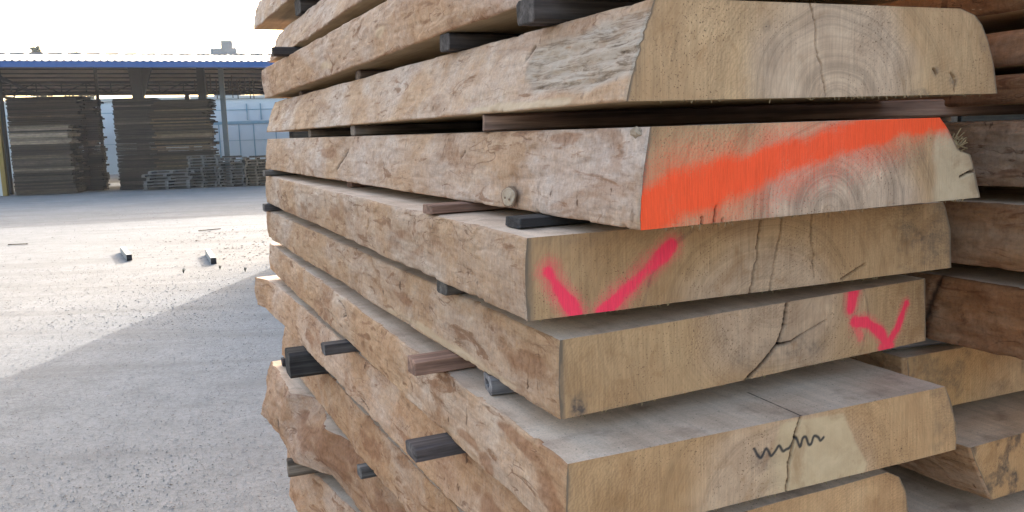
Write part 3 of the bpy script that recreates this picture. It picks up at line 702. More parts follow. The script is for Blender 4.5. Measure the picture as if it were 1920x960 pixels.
# ------------------------------------------------------------------ stickers (spacers)
GS = 'dark wooden spacer sticks laid across between the slabs'
def sticker(lo, hi_, ua, va, ub, vb, depth, label, color=(1, 1, 1), group=GS, height=None, tilt=0, name='spacer_stick', cat='spacer stick', seed=0, hole=False, clr=.0012):
    """a square stick from (ua,va) to (ub,vb), resting on slab lo and carrying slab hi_"""
    nx, ny, nz = 60, 5, 5
    a = np.array([ua, va]); b = np.array([ub, vb]); d = (b - a) / np.linalg.norm(b - a); Ln = np.linalg.norm(b - a)
    nrm = np.array([-d[1], d[0]])
    if nrm[0] < 0: nrm = -nrm     # nrm points away from camera (+u)
    V = []; 
    xs = np.linspace(0, 1, nx)
    # ring cross-section with worn corners
    c = .12
    prof = [(c, 0), (1 - c, 0), (1, c), (1, 1 - c), (1 - c, 1), (.5, 1.0), (c, 1), (0, 1 - c), (0, .5), (0, c)]
    npf = len(prof)
    O3 = None
    for x in xs:
        for (py, pz) in prof:
            uv = a + d * x * Ln + nrm * py * depth
            zl = z_top(lo, uv[0], uv[1]) + clr; zh = (z_bot(hi_, uv[0], uv[1]) - clr) if height is None else zl + height
            zz = zl + (zh - zl) * pz
            jit = .0010 * float(vnoise(np.array(x * Ln * 18), py * 7, pz * 7, seed))
            P = uv[0] * UD + uv[1] * VD
            V.append((P[0] + jit, P[1] + jit, zz + (jit if 0 < pz < 1 else 0)))
    V = np.array(V)
    F = []
    for i in range(nx - 1):
        for j in range(npf):
            k = (j + 1) % npf; F.append((i * npf + j, i * npf + k, (i + 1) * npf + k, (i + 1) * npf + j))
    V = list(map(tuple, V))
    for base, fl in ((0, False), ((nx - 1) * npf, True)):
        ctr = np.mean(np.array(V[base:base + npf]), 0)
        off2 = Vector((*( (d[0] * UD + d[1] * VD) * (1 if base else -1)),)) 
        ins = []
        for j in range(npf):
            p = np.array(V[base + j]); ins.append(len(V)); V.append(tuple(ctr + (p - ctr) * (.42 if hole and not base else .9) + np.array(off2) * .001))
        cc = len(V); depthn = -.05 if (hole and not base) else .001
        if hole and not base:
            ins2 = []
            for j in range(npf):
                p = np.array(V[base + j]); ins2.append(len(V)); V.append(tuple(ctr + (p - ctr) * .36 + np.array(off2) * -.05))
        cc = len(V); V.append(tuple(ctr + np.array(off2) * depthn))
        for j in range(npf):
            k = (j + 1) % npf
            F.append((base + j, base + k, ins[k], ins[j])[::(1 if base else -1)])
            if hole and not base:
                F.append((ins[j], ins[k], ins2[k], ins2[j])[::-1]); F.append((ins2[j], ins2[k], cc, cc)[::-1])
            else: F.append((ins[j], ins[k], cc, cc)[::(1 if base else -1)])
    V = np.array(V); org = np.array([*( (ua * UD + va * VD)[:2]), V[:, 2].min()])
    V = V - org
    # object axis X along the stick so that the grain follows it
    dx = d[0] * UD + d[1] * VD; ang = math.atan2(dx[1], dx[0]); ca, sa = math.cos(-ang), math.sin(-ang)
    V2 = np.stack([V[:, 0] * ca - V[:, 1] * sa, V[:, 0] * sa + V[:, 1] * ca, V[:, 2]], -1)
    me = bpy.data.meshes.new(name)
    me.from_pydata([tuple(v) for v in V2], [], [f if f[2] != f[3] and f[0] != f[1] else tuple(dict.fromkeys(f)) for f in F])
    me.update()
    o = link(name, me, M_stick, color=color); o.location = tuple(org); o.rotation_euler = (0, 0, ang)
    tag(o, label, cat, group); return o

RB = (1.9, 1.25, 1.0); BL = (.55, .52, .53); GY = (1.5, 1.35, 1.2)
sticker('S1', 'S0', 2.95, .60, 2.95, 1.15, .10, 'dark block beneath the highest slab, upper left against the sky', BL, seed=1)
sticker('S2', 'S1', 2.95, .50, 2.9, 1.15, .05, 'small dark stick at the far tip between the two top slabs', BL, seed=2)
sticker('S2', 'S1', 1.25, .55, 1.25, 1.15, .05, 'spacer in the gap cut off by the top of the picture', BL, seed=3)
sticker('S3', 'S2', 1.065, .525, 1.065, 1.2, .055, 'bluish dark spacer at the top centre, nearest of its gap', BL, seed=4)
sticker('S3', 'S2', 1.447, .548, 1.45, 1.16, .05, 'black-faced spacer second along the gap above the bare-ended slab', BL, seed=5)
sticker('S3', 'S2', 2.205, .588, 2.2, 1.16, .05, 'brown-grey spacer third along the gap above the bare-ended slab', (1.3, 1.1, 1.0), seed=6)
sticker('S3', 'S2', 3.03, .60, 3.0, 1.16, .06, 'farthest spacer in the gap above the bare-ended slab', (1.3, 1.1, 1.0), seed=7)
sticker('S4', 'S3', 1.268, .532, .935, 1.42, .045, 'long slanting lath just over the orange-painted slab', (1.75, 1.3, 1.1), seed=8)
sticker('S4', 'S3', 2.124, .545, 2.1, 1.05, .05, 'middle spacer in the gap just over the orange-painted slab', GY, seed=9)
sticker('S4', 'S3', 2.70, .555, 2.68, 1.05, .05, 'far spacer in the gap just over the orange-painted slab', GY, seed=10)
sticker('S5', 'S4', 1.043, .485, 1.05, 1.2, .05, 'black spacer end under the orange slab beside the round knot', (.34, .36, .40), seed=11)
sticker('S5', 'S4', 1.332, .462, 1.33, 1.2, .05, 'reddish brown spacer sandwiched under the orange slab', RB, seed=12)
sticker('S5', 'S4', 2.25, .56, 2.25, 1.12, .05, 'reddish spacer further back under the orange slab', RB, seed=13)
sticker('S5', 'S4', 3.30, .50, 3.30, 1.12, .05, 'far dark spacer under the orange slab at its farthest end', (.8, .8, .8), seed=14)
sticker('S6', 'S5', 1.324, .478, 1.32, 1.2, .05, 'small dark triangle of spacer under the pink V slab', (.8, .8, .8), seed=15)
sticker('S6', 'S5', 3.36, .50, 3.36, 1.1, .05, 'far spacer under the pink V slab poking out against the yard', (.8, .8, .85), seed=16)
sticker('S6', 'S5', 2.2, .56, 2.2, 1.1, .05, 'middle spacer of the gap under the pink V slab', (.8, .8, .8), seed=17)
sticker('S7', 'S6', 1.346, .425, 1.34, 1.16, .048, 'reddish square spacer jutting out above the scribbled slab', RB, seed=18)
sticker('S7', 'S6', 1.182, .492, 1.03, 1.50, .05, 'bluish spacer with a round hole in its end', (1.5, 1.6, 1.8), seed=19, hole=True)
sticker('S7', 'S6', 2.3, .57, 2.3, 1.1, .05, 'farther spacer in the gap above the scribbled slab', (.8, .8, .8), seed=20)
sticker('S8', 'S7', 1.301, .405, 1.31, 1.1, .055, 'dark spacer jutting far out, lower centre, under the scribbled slab', (.85, .8, .85), seed=21)
sticker('S8', 'S7', 2.087, .43, 2.09, 1.1, .045, 'dark grooved spacer jutting out beside the thick bearer', (.8, .8, .85), seed=22)
sticker('S9', 'S8', 2.62, .43, 2.60, 1.1, .10, 'thick black bearer block jutting out on the left of the stack', (.36, .36, .38), seed=23)
sticker('S9', 'S8', 1.25, .56, 1.25, 1.1, .08, 'thick bearer at the near end, level with the black bearer block', (.6, .62, .7), seed=24)
sticker('S10', 'S9', 3.36, .525, 3.34, 1.2, .04, 'small black spacer tip at the far end above the knobbly slab', (.5, .5, .6), seed=25)
sticker('S10', 'S9', 1.42, .60, 1.45, 1.15, .05, 'spacer at the near end above the knobbly slab', (.8, .8, .8), seed=26)
sticker('S11', 'S10', 2.76, .425, 2.72, 1.12, .035, 'brown stick poking out low on the left under the knobbly slab', (1.5, 1.3, 1.1), seed=27)
sticker('S10', 'S9', 2.08, .500, 2.08, 1.12, .05, 'short grey spacer end low on the stack, beside the burr', (1.0, 1.05, 1.1), seed=28)
sticker('S11', 'S10', 1.2, .6, 1.2, 1.12, .05, 'near-end spacer right under the knobbly slab', (1, 1, 1), seed=29)
sticker('S12', 'S11', 2.80, .48, 2.78, 1.12, .05, 'lowest visible spacer, black, at the bottom edge of the picture', (.5, .5, .5), seed=30)
sticker('S12', 'S11', 1.2, .6, 1.2, 1.12, .05, 'near-end spacer under the grey-topped slab', (1, 1, 1), seed=31)
sticker('S13', 'S12', 2.6, .6, 2.6, 1.12, .05, 'far spacer over the lowest slab', (1, 1, 1), seed=32)
sticker('S13', 'S12', 1.2, .6, 1.2, 1.12, .05, 'near spacer over the lowest slab', (1, 1, 1), seed=33)
for i, u in enumerate((1.2, 3.0)):
    p = u * UD + .55 * VD; q = u * UD + 1.95 * VD
    b = Bx().box(0, 1.4, 0, .12, 0, SP['S13'][2] - SP['S13'][3] + SP['S13'][9] * (u - .86) - .002)
    o = link('ground_bearer', b.mesh('ground_bearer'), M_stick); o.location = (p[0], p[1], 0); o.rotation_euler = (0, 0, -AZ)
    tag(o, ['ground bearer beam under the near half of the stack', 'ground bearer beam under the far half of the stack'][i], 'bearer beam', 'beams under the slab stack')

# ------------------------------------------------------------------ the neighbouring stack on the right
GR = 'shaded slabs of the neighbouring stack on the right'
RP = {  # u0 v0 zt t w wb bev L dyaw su sv skew
 'R1': [.45, 1.24, 1.935, .125, .6, 0, 0, 2.9, .0, 0, 0, 0],
 'R2': [.45, 1.235, 1.782 + .0, .052, .6, 0, 0, 2.9, .0, 0, 0, 0],
 'R3': [.45, 1.23, 1.717, .044, .6, 0, 0, 2.9, .0, 0, 0, 0],
 'R4': [.45, 1.215, 1.648, .098, .6, 0, 0, 2.9, .0, 0, 0, 0],
 'R5': [.45, 1.22, 1.524, .100, .6, 0, 0, 2.9, .0, 0, 0, 0],
 'R6': [.50, 1.225, 1.397, .112, .6, 0, 0, 2.9, .0, 0, 0, 0],
 'R7': [1.045, 1.205, 1.25, .104, .62, 0, -.01, 2.4, .0, 0, 0, -.005],
 'R8': [.945, 1.245, 1.115, .105, .6, 0, -.060, 2.5, .0, 0, 0, .02],
 'R9': [.50, 1.17, .975, .11, .66, 0, 0, 2.9, .0, 0, 0, 0],
 'R10': [.6, 1.2, .82, .11, .62, 0, 0, 2.8, .0, 0, 0, 0],
 'R11': [.6, 1.2, .67, .11, .62, 0, 0, 2.8, .0, 0, 0, 0],
 'R12': [.6, 1.2, .52, .11, .62, 0, 0, 2.8, .0, 0, 0, 0],
 'R13': [.6, 1.2, .37, .11, .62, 0, 0, 2.8, .0, 0, 0, 0],
}
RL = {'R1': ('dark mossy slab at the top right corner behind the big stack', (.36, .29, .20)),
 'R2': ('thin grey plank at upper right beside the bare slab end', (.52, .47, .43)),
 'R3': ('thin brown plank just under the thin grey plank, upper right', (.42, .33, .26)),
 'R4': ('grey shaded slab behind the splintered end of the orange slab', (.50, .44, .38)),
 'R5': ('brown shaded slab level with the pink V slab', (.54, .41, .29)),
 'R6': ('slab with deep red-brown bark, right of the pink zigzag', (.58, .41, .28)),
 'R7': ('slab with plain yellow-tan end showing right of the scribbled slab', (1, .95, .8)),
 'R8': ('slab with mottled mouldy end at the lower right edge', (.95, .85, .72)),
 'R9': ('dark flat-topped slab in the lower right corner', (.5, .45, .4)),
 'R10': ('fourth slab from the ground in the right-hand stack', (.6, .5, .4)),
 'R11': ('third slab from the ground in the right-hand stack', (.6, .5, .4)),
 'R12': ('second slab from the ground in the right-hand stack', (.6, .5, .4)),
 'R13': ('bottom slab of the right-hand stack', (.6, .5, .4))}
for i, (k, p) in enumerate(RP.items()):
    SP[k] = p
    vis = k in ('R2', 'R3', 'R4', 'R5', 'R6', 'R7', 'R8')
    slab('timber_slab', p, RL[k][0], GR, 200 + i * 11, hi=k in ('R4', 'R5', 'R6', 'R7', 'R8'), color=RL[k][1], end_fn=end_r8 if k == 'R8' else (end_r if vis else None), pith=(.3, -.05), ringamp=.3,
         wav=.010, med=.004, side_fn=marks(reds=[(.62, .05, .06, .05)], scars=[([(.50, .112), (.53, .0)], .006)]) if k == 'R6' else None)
RS = ['R2', 'R3', 'R4', 'R5', 'R6', 'R7', 'R8', 'R9', 'R10', 'R11', 'R12', 'R13']
up = 'R1'
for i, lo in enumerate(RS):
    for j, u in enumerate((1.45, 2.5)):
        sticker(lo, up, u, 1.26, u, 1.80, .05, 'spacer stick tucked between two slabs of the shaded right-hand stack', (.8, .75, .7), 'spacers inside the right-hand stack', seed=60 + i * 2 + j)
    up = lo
for u in (1.3, 2.7):
    p = u * UD + 1.22 * VD
# ------------------------------------------------------------------ ground
gv = []; 
me = bpy.data.meshes.new('yard_ground')
n = 120
gx = np.linspace(-1, 1, n); gx = np.sign(gx) * (np.abs(gx) ** 2.6) * 900
X, Y = np.meshgrid(gx, gx, indexing='ij')
Z = .012 * fbm(X * .5, Y * .5, 0, 3, 5) * np.exp(-np.hypot(X, Y) / 60) - .012
me = mesh_np('yard_ground', np.stack([X, Y, Z], -1).reshape(-1, 3), grid_faces(n, n, 0, True), smooth=True)
g = link('yard_ground', me, M_ground); tag(g, 'pale gravelly ground of the timber yard', kind='structure')

# loose stones and litter on the part of the yard in view
def scatter(name, N, area, smin, smax, flat, mat, label, colr=None, seed=0):
    r = np.random.default_rng(seed)
    base = np.array([(1, 0, 0), (.3, .9, 0), (-.8, .6, 0), (-.8, -.6, 0), (.3, -.9, 0), (.1, .1, .8), (0, 0, -.5)], float)
    tri = np.array([(0, 1, 5), (1, 2, 5), (2, 3, 5), (3, 4, 5), (4, 0, 5), (1, 0, 6), (2, 1, 6), (3, 2, 6), (4, 3, 6), (0, 4, 6)])
    P = area(r, N); s = r.uniform(0, 1, N) ** 2.5 * (smax - smin) + smin; a = r.uniform(0, 6.28, N)
    B = base[None] * (1 + .35 * r.uniform(-1, 1, (N, 7, 1))); B[..., 2] *= flat; B[..., 1] *= r.uniform(.5, 1, (N, 1))
    B = B * s[:, None, None]
    x = B[..., 0] * np.cos(a)[:, None] - B[..., 1] * np.sin(a)[:, None] + P[:, :1]; y = B[..., 0] * np.sin(a)[:, None] + B[..., 1] * np.cos(a)[:, None] + P[:, 1:2]
    z = B[..., 2] + s[:, None] * flat * .25
    V = np.stack([x, y, z], -1).reshape(-1, 3); F = (tri[None] + (np.arange(N) * 7)[:, None, None]).reshape(-1, 3)
    o = link(name, mesh_np(name, V, F), mat); tag(o, label, kind='stuff'); return o
def area_near(r, N):
    d = 3.2 + 9 * r.uniform(0, 1, N) ** 1.6; ang = r.uniform(-.56, -.14, N) ; return np.stack([d * np.tan(ang), d], -1)
def area_mid(r, N):
    d = 8 + 16 * r.uniform(0, 1, N) ** 1.3; ang = r.uniform(-.58, -.2, N); return np.stack([d * np.tan(ang), d], -1)
scatter('gravel', 26000, area_near, .002, .008, .6, M_stone, 'small pale stones scattered over the near ground', seed=1)
scatter('gravel', 6000, area_mid, .004, .014, .5, M_stone, 'stones scattered over the sunlit middle of the yard', seed=2)
scatter('litter', 2600, area_near, .002, .008, .35, M_chip, 'dark bark crumbs lying on the near ground', seed=3)
scatter('litter', 900, area_mid, .004, .018, .25, M_chip, 'dark chips lying on the sunlit ground', seed=4)
def area_patch(r, N):
    c = [(-3.7, 15.2), (-4.3, 14.0), (-5.6, 15.4), (-5.3, 16.6), (-3.3, 16.5), (-3.9, 13.0)]
    k = r.integers(0, len(c), N); return np.array(c)[k] + r.normal(0, 1, (N, 2)) * np.array([.45, .30])
scatter('litter', 520, area_patch, .008, .036, .25, M_chip, 'loose patches of dark litter beyond the shadow edge', seed=5)

# weeds at the shadow edge
def weed(x, y, h, seed, label):
    r = random.Random(seed); V = []; F = []
    for i in range(26):
        a = r.uniform(0, 6.28); l = h * r.uniform(.5, 1.1); w_ = .006; ln = r.uniform(.1, .7)
        b = len(V); dx, dy = math.cos(a), math.sin(a)
        for k in range(4):
            t = k / 3; px = dx * ln * l * t ** 1.5; py = dy * ln * l * t ** 1.5; pz = l * t * (1 - .3 * ln * t); ww = w_ * (1 - t * .8)
            V += [(px - dy * ww, py + dx * ww, pz), (px + dy * ww, py - dx * ww, pz)]
        for k in range(3): F.append((b + 2 * k, b + 2 * k + 1, b + 2 * k + 3, b + 2 * k + 2))
    o = link('weed_tuft', mesh_np('weed_tuft', np.array(V), np.array(F)), M_leaf, loc=(x, y, -.003))
    tag(o, label, 'weed', 'small weeds at the edge of the shade')
weed(-3.52, 11.3, .07, 1, 'dark weed tuft nearest the slab stack at the shadow edge')
weed(-3.95, 11.6, .06, 2, 'middle weed tuft of the three at the shadow edge')
weed(-4.35, 11.35, .07, 3, 'left weed tuft of the three at the shadow edge')

# steel channels and sticks lying in the sun
def channel(ax, ay, bx, by, label):
    L_ = math.hypot(bx - ax, by - ay); t = .008; W = .075; Hh = .09
    b = Bx(); b.box(0, L_, -W / 2, W / 2, Hh - t, Hh); b.box(0, L_, -W / 2, -W / 2 + t, 0, Hh - t); b.box(0, L_, W / 2 - t, W / 2, 0, Hh - t)
    ro = empty('metal_channel', label, 'metal channel', 'metal channels lying in the sunny yard', (ax, ay, -.004), math.atan2(by - ay, bx - ax))
    link('web', Bx().box(0, L_, -W / 2, W / 2, Hh - t, Hh).mesh('web'), M_chan, ro)
    fl = Bx().box(0, L_, -t / 2, t / 2, 0, Hh - t - .001).mesh('flange')
    link('flange', fl, M_chan, ro, (0, -W / 2 + t / 2, 0)); link('flange', fl, M_chan, ro, (0, W / 2 - t / 2, 0))
    link('end_plate', Bx().box(-.012, 0, -W / 2, W / 2, 0, Hh - .002).mesh('end_plate'), M_dark_steel, ro)
channel(-5.72, 12.86, -6.30, 13.95, 'left metal channel on the sunlit ground, dark end towards the stack')
channel(-4.22, 12.15, -4.68, 13.25, 'right metal channel on the sunlit ground, nearer the slab stack')
for ax, ay, bx, by, lb in ((-9.1, 15.6, -8.75, 15.6, 'short dark stick lying left of the metal channels'), (-6.15, 17.0, -5.8, 17.25, 'short dark stick lying beyond the right metal channel')):
    b = Bx().bar((0, 0, .012), (bx - ax, by - ay, .014), .03, .015)
    o = link('stick', b.mesh('stick'), M_chip); o.location = (ax, ay, -.004); tag(o, lb, 'stick', 'sticks lying in the yard')

# ------------------------------------------------------------------ shed
AZS = rad(80)
SD = np.array([math.sin(AZS), math.cos(AZS), 0]); ND = np.array([-SD[1], SD[0], 0]); SO = np.array([-20.1, 34.5, 0])
def sp_(s, n_, z=0): p = SO + SD * s + ND * n_; return Vector((p[0], p[1], z))
RZS = math.atan2(SD[1], SD[0])
shed = empty('open_shed', 'long open-sided timber shed with pale roof and blue fascia', 'shed', None, sp_(0, 0), RZS)
# local axes: x along the front, y away
SX0, SX1 = -14.0, 26.0
TILT = -.020      # the roof line falls gently to the right
def ez(x, z): return z + TILT * (x - 1.0)
def roofsheet(name, y0, z0, y1, z1, mat_, lift):
    step = .085; xs = np.arange(SX0, SX1, step); ph = (np.arange(len(xs)) % 3)
    hz = np.where(ph == 0, .045, 0.0)
    V = []; 
    for k, (yy, zz) in enumerate(((y0, z0), (y1, z1))):
        for x, h in zip(xs, hz): V.append((x, yy, ez(x, zz) + h + lift))
    n_ = len(xs); F = [(i, i + 1, n_ + i + 1, n_ + i) for i in range(n_ - 1)]
    V2 = [(x, y, z - .012) for x, y, z in V]; F2 = [(2 * n_ + i + n_, 2 * n_ + i + n_ + 1, 2 * n_ + i + 1, 2 * n_ + i) for i in range(n_ - 1)]
    return link(name, mesh_np(name, np.array(V + V2), np.array(F + F2)), mat_, shed)
YE, YR, YB = -2.0, 8.5, 19.0
ZE, ZR, ZB = 5.02, 6.22, 5.05
def back_mat(): return M_roof_under
r1 = roofsheet('roof_sheet', YE, ZE, YR, ZR, M_roof, 0)
r2 = roofsheet('roof_sheet', YR, ZR, YB, ZB, M_roof, 0)
for y0, z0, y1, z1 in ((YE, ZE, YR, ZR), (YR, ZR, YB, ZB)):
    b = Bx(); b.hexa([(SX0, y0 + .03, ez(SX0, z0) - .06), (SX1, y0 + .03, ez(SX1, z0) - .06), (SX1, y1 - .03, ez(SX1, z1) - .06), (SX0, y1 - .03, ez(SX0, z1) - .06),
                      (SX0, y0 + .03, ez(SX0, z0) - .03), (SX1, y0 + .03, ez(SX1, z0) - .03), (SX1, y1 - .03, ez(SX1, z1) - .03), (SX0, y1 - .03, ez(SX0, z1) - .03)])
    link('roof_lining', b.mesh('roof_lining'), M_roof_under, shed)
b = Bx(); b.hexa([(SX0, YE - .07, ez(SX0, ZE) - .235), (SX1, YE - .07, ez(SX1, ZE) - .235), (SX1, YE - .01, ez(SX1, ZE) - .235), (SX0, YE - .01, ez(SX0, ZE) - .235),
                  (SX0, YE - .07, ez(SX0, ZE) - .015), (SX1, YE - .07, ez(SX1, ZE) - .015), (SX1, YE - .01, ez(SX1, ZE) - .015), (SX0, YE - .01, ez(SX0, ZE) - .015)])
link('fascia', b.mesh('fascia'), M_blue, shed)
b = Bx(); 
xx = SX0
while xx < SX1:
    b.hexa([(xx, YR - .22, ez(xx, ZR) + .03), (xx + .62, YR - .22, ez(xx, ZR) + .03), (xx + .62, YR + .22, ez(xx, ZR) + .03), (xx, YR + .22, ez(xx, ZR) + .03),
            (xx, YR - .1, ez(xx, ZR) + .10), (xx + .62, YR - .1, ez(xx, ZR) + .10), (xx + .62, YR + .1, ez(xx, ZR) + .10), (xx, YR + .1, ez(xx, ZR) + .10)]); xx += .85
link('ridge_cap', b.mesh('ridge_cap'), mat_plain('grey_ridge_cap', (.22, .23, .24), .8), shed)
# purlins under both slopes, each its own part
def lbar(name, a, b_, w_, h_, mat_=M_dark_steel, par=shed):
    return link(name, Bx().bar(a, b_, w_, h_).mesh(name), mat_, par)
for k in range(9):
    y = YR + .6 + k * 1.2; z = ZR + (ZB - ZR) * (y - YR) / (YB - YR) - .10
    if y < YB: lbar('purlin', (SX0, y, ez(SX0, z)), (SX1, y, ez(SX1, z)), .07, .07)
for k in range(8):
    y = YE + .5 + k * 1.3; z = ZE + (ZR - ZE) * (y - YE) / (YR - YE) - .14
    lbar('purlin', (SX0, y, ez(SX0, z)), (SX1, y, ez(SX1, z)), .09, .15)
# long lattice girder at mid depth
def girder(y, zt_, zb_, dense=()):
    gr = bpy.data.objects.new('lattice_girder', None); COL.objects.link(gr); gr.parent = shed
    def gb(name, a, b_, w_, h_=None): return link(name, Bx().bar(a, b_, w_, h_).mesh(name), M_dark_steel, gr)
    gb('top_chord', (SX0, y, ez(SX0, zt_)), (SX1, y, ez(SX1, zt_)), .10, .10)
    gb('middle_chord', (SX0, y, ez(SX0, zt_ * .45 + zb_ * .55)), (SX1, y, ez(SX1, zt_ * .45 + zb_ * .55)), .05, .05)
    gb('bottom_chord', (SX0, y, ez(SX0, zb_)), (SX1, y, ez(SX1, zb_)), .14, .20)
    st = 1.30; x = SX0 + .2; k = 0
    while x + st < SX1 and k < 32:
        gb('girder_post', (x, y, ez(x, zb_)), (x, y, ez(x, zt_)), .05)
        if k % 2 == 0: gb('girder_diagonal', (x, y, ez(x, zt_)), (x + st, y, ez(x + st, zb_)), .05)
        else: gb('girder_diagonal', (x, y, ez(x, zb_)), (x + st, y, ez(x + st, zt_)), .05)
        x += st; k += 1
girder(15.5, 5.36, 4.76)
lbar('rear_beam', (SX0, YB - .5, ez(SX0, 4.93)), (SX1, YB - .5, ez(SX1, 4.93)), .2, .22)
# cross trusses / haunches hanging dark against the roof
def truss(x, drop, w_=.22):
    tr = bpy.data.objects.new('cross_truss', None); COL.objects.link(tr); tr.parent = shed
    def gb(name, a, b_, w__, h_=None): return link(name, Bx().bar(a, b_, w__, h_).mesh(name), M_dark_steel, tr)
    gb('rafter', (x, YE + .2, ez(x, ZE) - .2), (x, YR, ez(x, ZR) - .2), .12, .18); gb('rafter', (x, YR, ez(x, ZR) - .2), (x, YB - .1, ez(x, ZB) - .2), .12, .18)
    gb('tie', (x, YE + .5, ez(x, ZE) - drop), (x, YB - .5, ez(x, ZB) - drop), .10, .12)
    for k in range(7):
        y = YE + 1.2 + k * 2.6; zz = ZE + (ZR - ZE) * (1 - abs(y - YR) / (YR - YE))
        gb('truss_web', (x, y, ez(x, ZE) - drop), (x, y + 1.3, ez(x, min(zz + .1, ZR)) - .25), .06)
    return tr
for x in (-9.5, -4.4, 12.6, 17.0): truss(x, .55)
def column(x, y, w_, z1, mat_=M_dark_steel, haunch=0, name='column'):
    c = link(name, Bx().box(x - w_ / 2, x + w_ / 2, y - w_ / 2, y + w_ / 2, 0, ez(x, z1)).mesh(name), mat_, shed)
    if haunch:
        b = Bx(); z = ez(x, z1)
        b.hexa([(x - w_ / 2, y - .1, z - 1.25), (x + w_ / 2, y - .1, z - 1.25), (x + w_ / 2, y + .1, z - 1.25), (x - w_ / 2, y + .1, z - 1.25),
                (x - w_ / 2 - haunch * .25, y - .1, z), (x + w_ / 2 + haunch, y - .1, z), (x + w_ / 2 + haunch, y + .1, z), (x - w_ / 2 - haunch * .25, y + .1, z)])
        link('haunch', b.mesh('haunch'), M_dark_steel, c)
column(.15, .25, .24, 5.15)
column(5.30, .45, .40, 5.0, haunch=.42)
column(7.55, 1.9, .30, 5.2, haunch=.0)
column(2.75, 4.2, .12, 5.6)
column(-3.5, .3, .24, 5.1); column(13.5, .4, .3, 5.0); column(18, .4, .3, 5.0)
column(8.60, .3, .19, 4.95, M_post); column(8.35, 1.8, .10, 5.2, M_post)
for x in (-8, -2, 4, 10, 16, 22): column(x, YB - .3, .25, ZB - .1)
# upright slats hanging between the right-hand posts
sl = []
for i in range(24):
    x = 7.4 + i * .17 + rng.uniform(-.04, .04)
    if rng.uniform() < .25: continue
    z1 = 4.75 - rng.uniform(0, .25); z0 = z1 - rng.uniform(.5, 1.2)
    link('hanging_slat', Bx().box(x - .02, x + .02, 1.0, 1.03, ez(x, max(z0, 3.75)), ez(x, z1)).mesh('hanging_slat'), M_board, shed, color=(1.6, 1.5, 1.3))

# ochre post at far left, sunlight on its side painted as a white strip
op = empty('ochre_post', 'ochre post with sunlight painted as white down one side, left of the tall board stack', 'post', None, sp_(.30, -.85), RZS)
link('post_body', Bx().box(.0, .16, 0, .2, 0, 3.62).mesh('post_body'), M_ochre, op)
link('painted_sun_face', Bx().box(-.10, -.003, 0, .2, 0, 2.95).mesh('painted_sun_face'), M_white, op)

# ------------------------------------------------------------------ board stacks
_board = {}
def board_mesh(L_, W, T):
    k = (round(L_, 2), round(W, 2), round(T, 3))
    if k not in _board:
        _board[k] = Bx().box(0, L_, 0, W, 0, T).mesh('board')
    return _board[k]
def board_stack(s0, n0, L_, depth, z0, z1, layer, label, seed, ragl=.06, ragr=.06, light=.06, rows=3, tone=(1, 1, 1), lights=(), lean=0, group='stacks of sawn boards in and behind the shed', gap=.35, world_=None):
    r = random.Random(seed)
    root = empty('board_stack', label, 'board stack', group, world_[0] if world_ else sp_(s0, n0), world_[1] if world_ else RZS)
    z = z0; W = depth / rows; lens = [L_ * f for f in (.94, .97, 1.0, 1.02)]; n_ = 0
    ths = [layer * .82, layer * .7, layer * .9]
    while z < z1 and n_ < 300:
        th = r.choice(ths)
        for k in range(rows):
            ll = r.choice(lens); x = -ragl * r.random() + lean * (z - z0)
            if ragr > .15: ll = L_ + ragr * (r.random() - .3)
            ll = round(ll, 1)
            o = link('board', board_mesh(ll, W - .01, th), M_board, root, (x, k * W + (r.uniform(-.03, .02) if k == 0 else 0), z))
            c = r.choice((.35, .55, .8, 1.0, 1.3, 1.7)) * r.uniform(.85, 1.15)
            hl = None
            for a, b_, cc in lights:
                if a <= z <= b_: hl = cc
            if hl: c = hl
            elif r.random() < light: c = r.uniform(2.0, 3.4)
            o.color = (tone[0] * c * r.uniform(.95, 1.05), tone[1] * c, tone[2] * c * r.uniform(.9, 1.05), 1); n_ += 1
        z += th + (layer * (.05 if r.random() > gap else .14) if gap < 1 else .002)
    return root
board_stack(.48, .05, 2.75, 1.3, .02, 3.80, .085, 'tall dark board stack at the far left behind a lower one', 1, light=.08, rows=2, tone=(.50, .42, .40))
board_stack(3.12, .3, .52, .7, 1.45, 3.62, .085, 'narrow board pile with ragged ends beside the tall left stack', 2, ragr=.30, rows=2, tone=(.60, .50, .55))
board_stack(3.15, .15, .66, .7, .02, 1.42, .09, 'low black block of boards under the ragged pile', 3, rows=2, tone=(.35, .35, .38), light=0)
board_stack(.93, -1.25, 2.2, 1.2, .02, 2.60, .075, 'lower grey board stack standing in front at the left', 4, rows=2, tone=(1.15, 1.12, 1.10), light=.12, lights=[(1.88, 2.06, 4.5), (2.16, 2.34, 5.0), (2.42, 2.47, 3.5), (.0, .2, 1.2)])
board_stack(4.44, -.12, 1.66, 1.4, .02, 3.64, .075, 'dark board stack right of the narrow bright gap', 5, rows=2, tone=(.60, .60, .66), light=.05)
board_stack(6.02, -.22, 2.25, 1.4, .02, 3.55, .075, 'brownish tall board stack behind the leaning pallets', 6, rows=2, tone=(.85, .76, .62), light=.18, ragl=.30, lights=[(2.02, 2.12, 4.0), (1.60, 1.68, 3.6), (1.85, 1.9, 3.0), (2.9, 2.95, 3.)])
board_stack(8.30, .9, 1.8, 1.1, .02, .95, .09, 'low brown pile behind the grey pallets', 9, rows=2, tone=(.8, .66, .52))

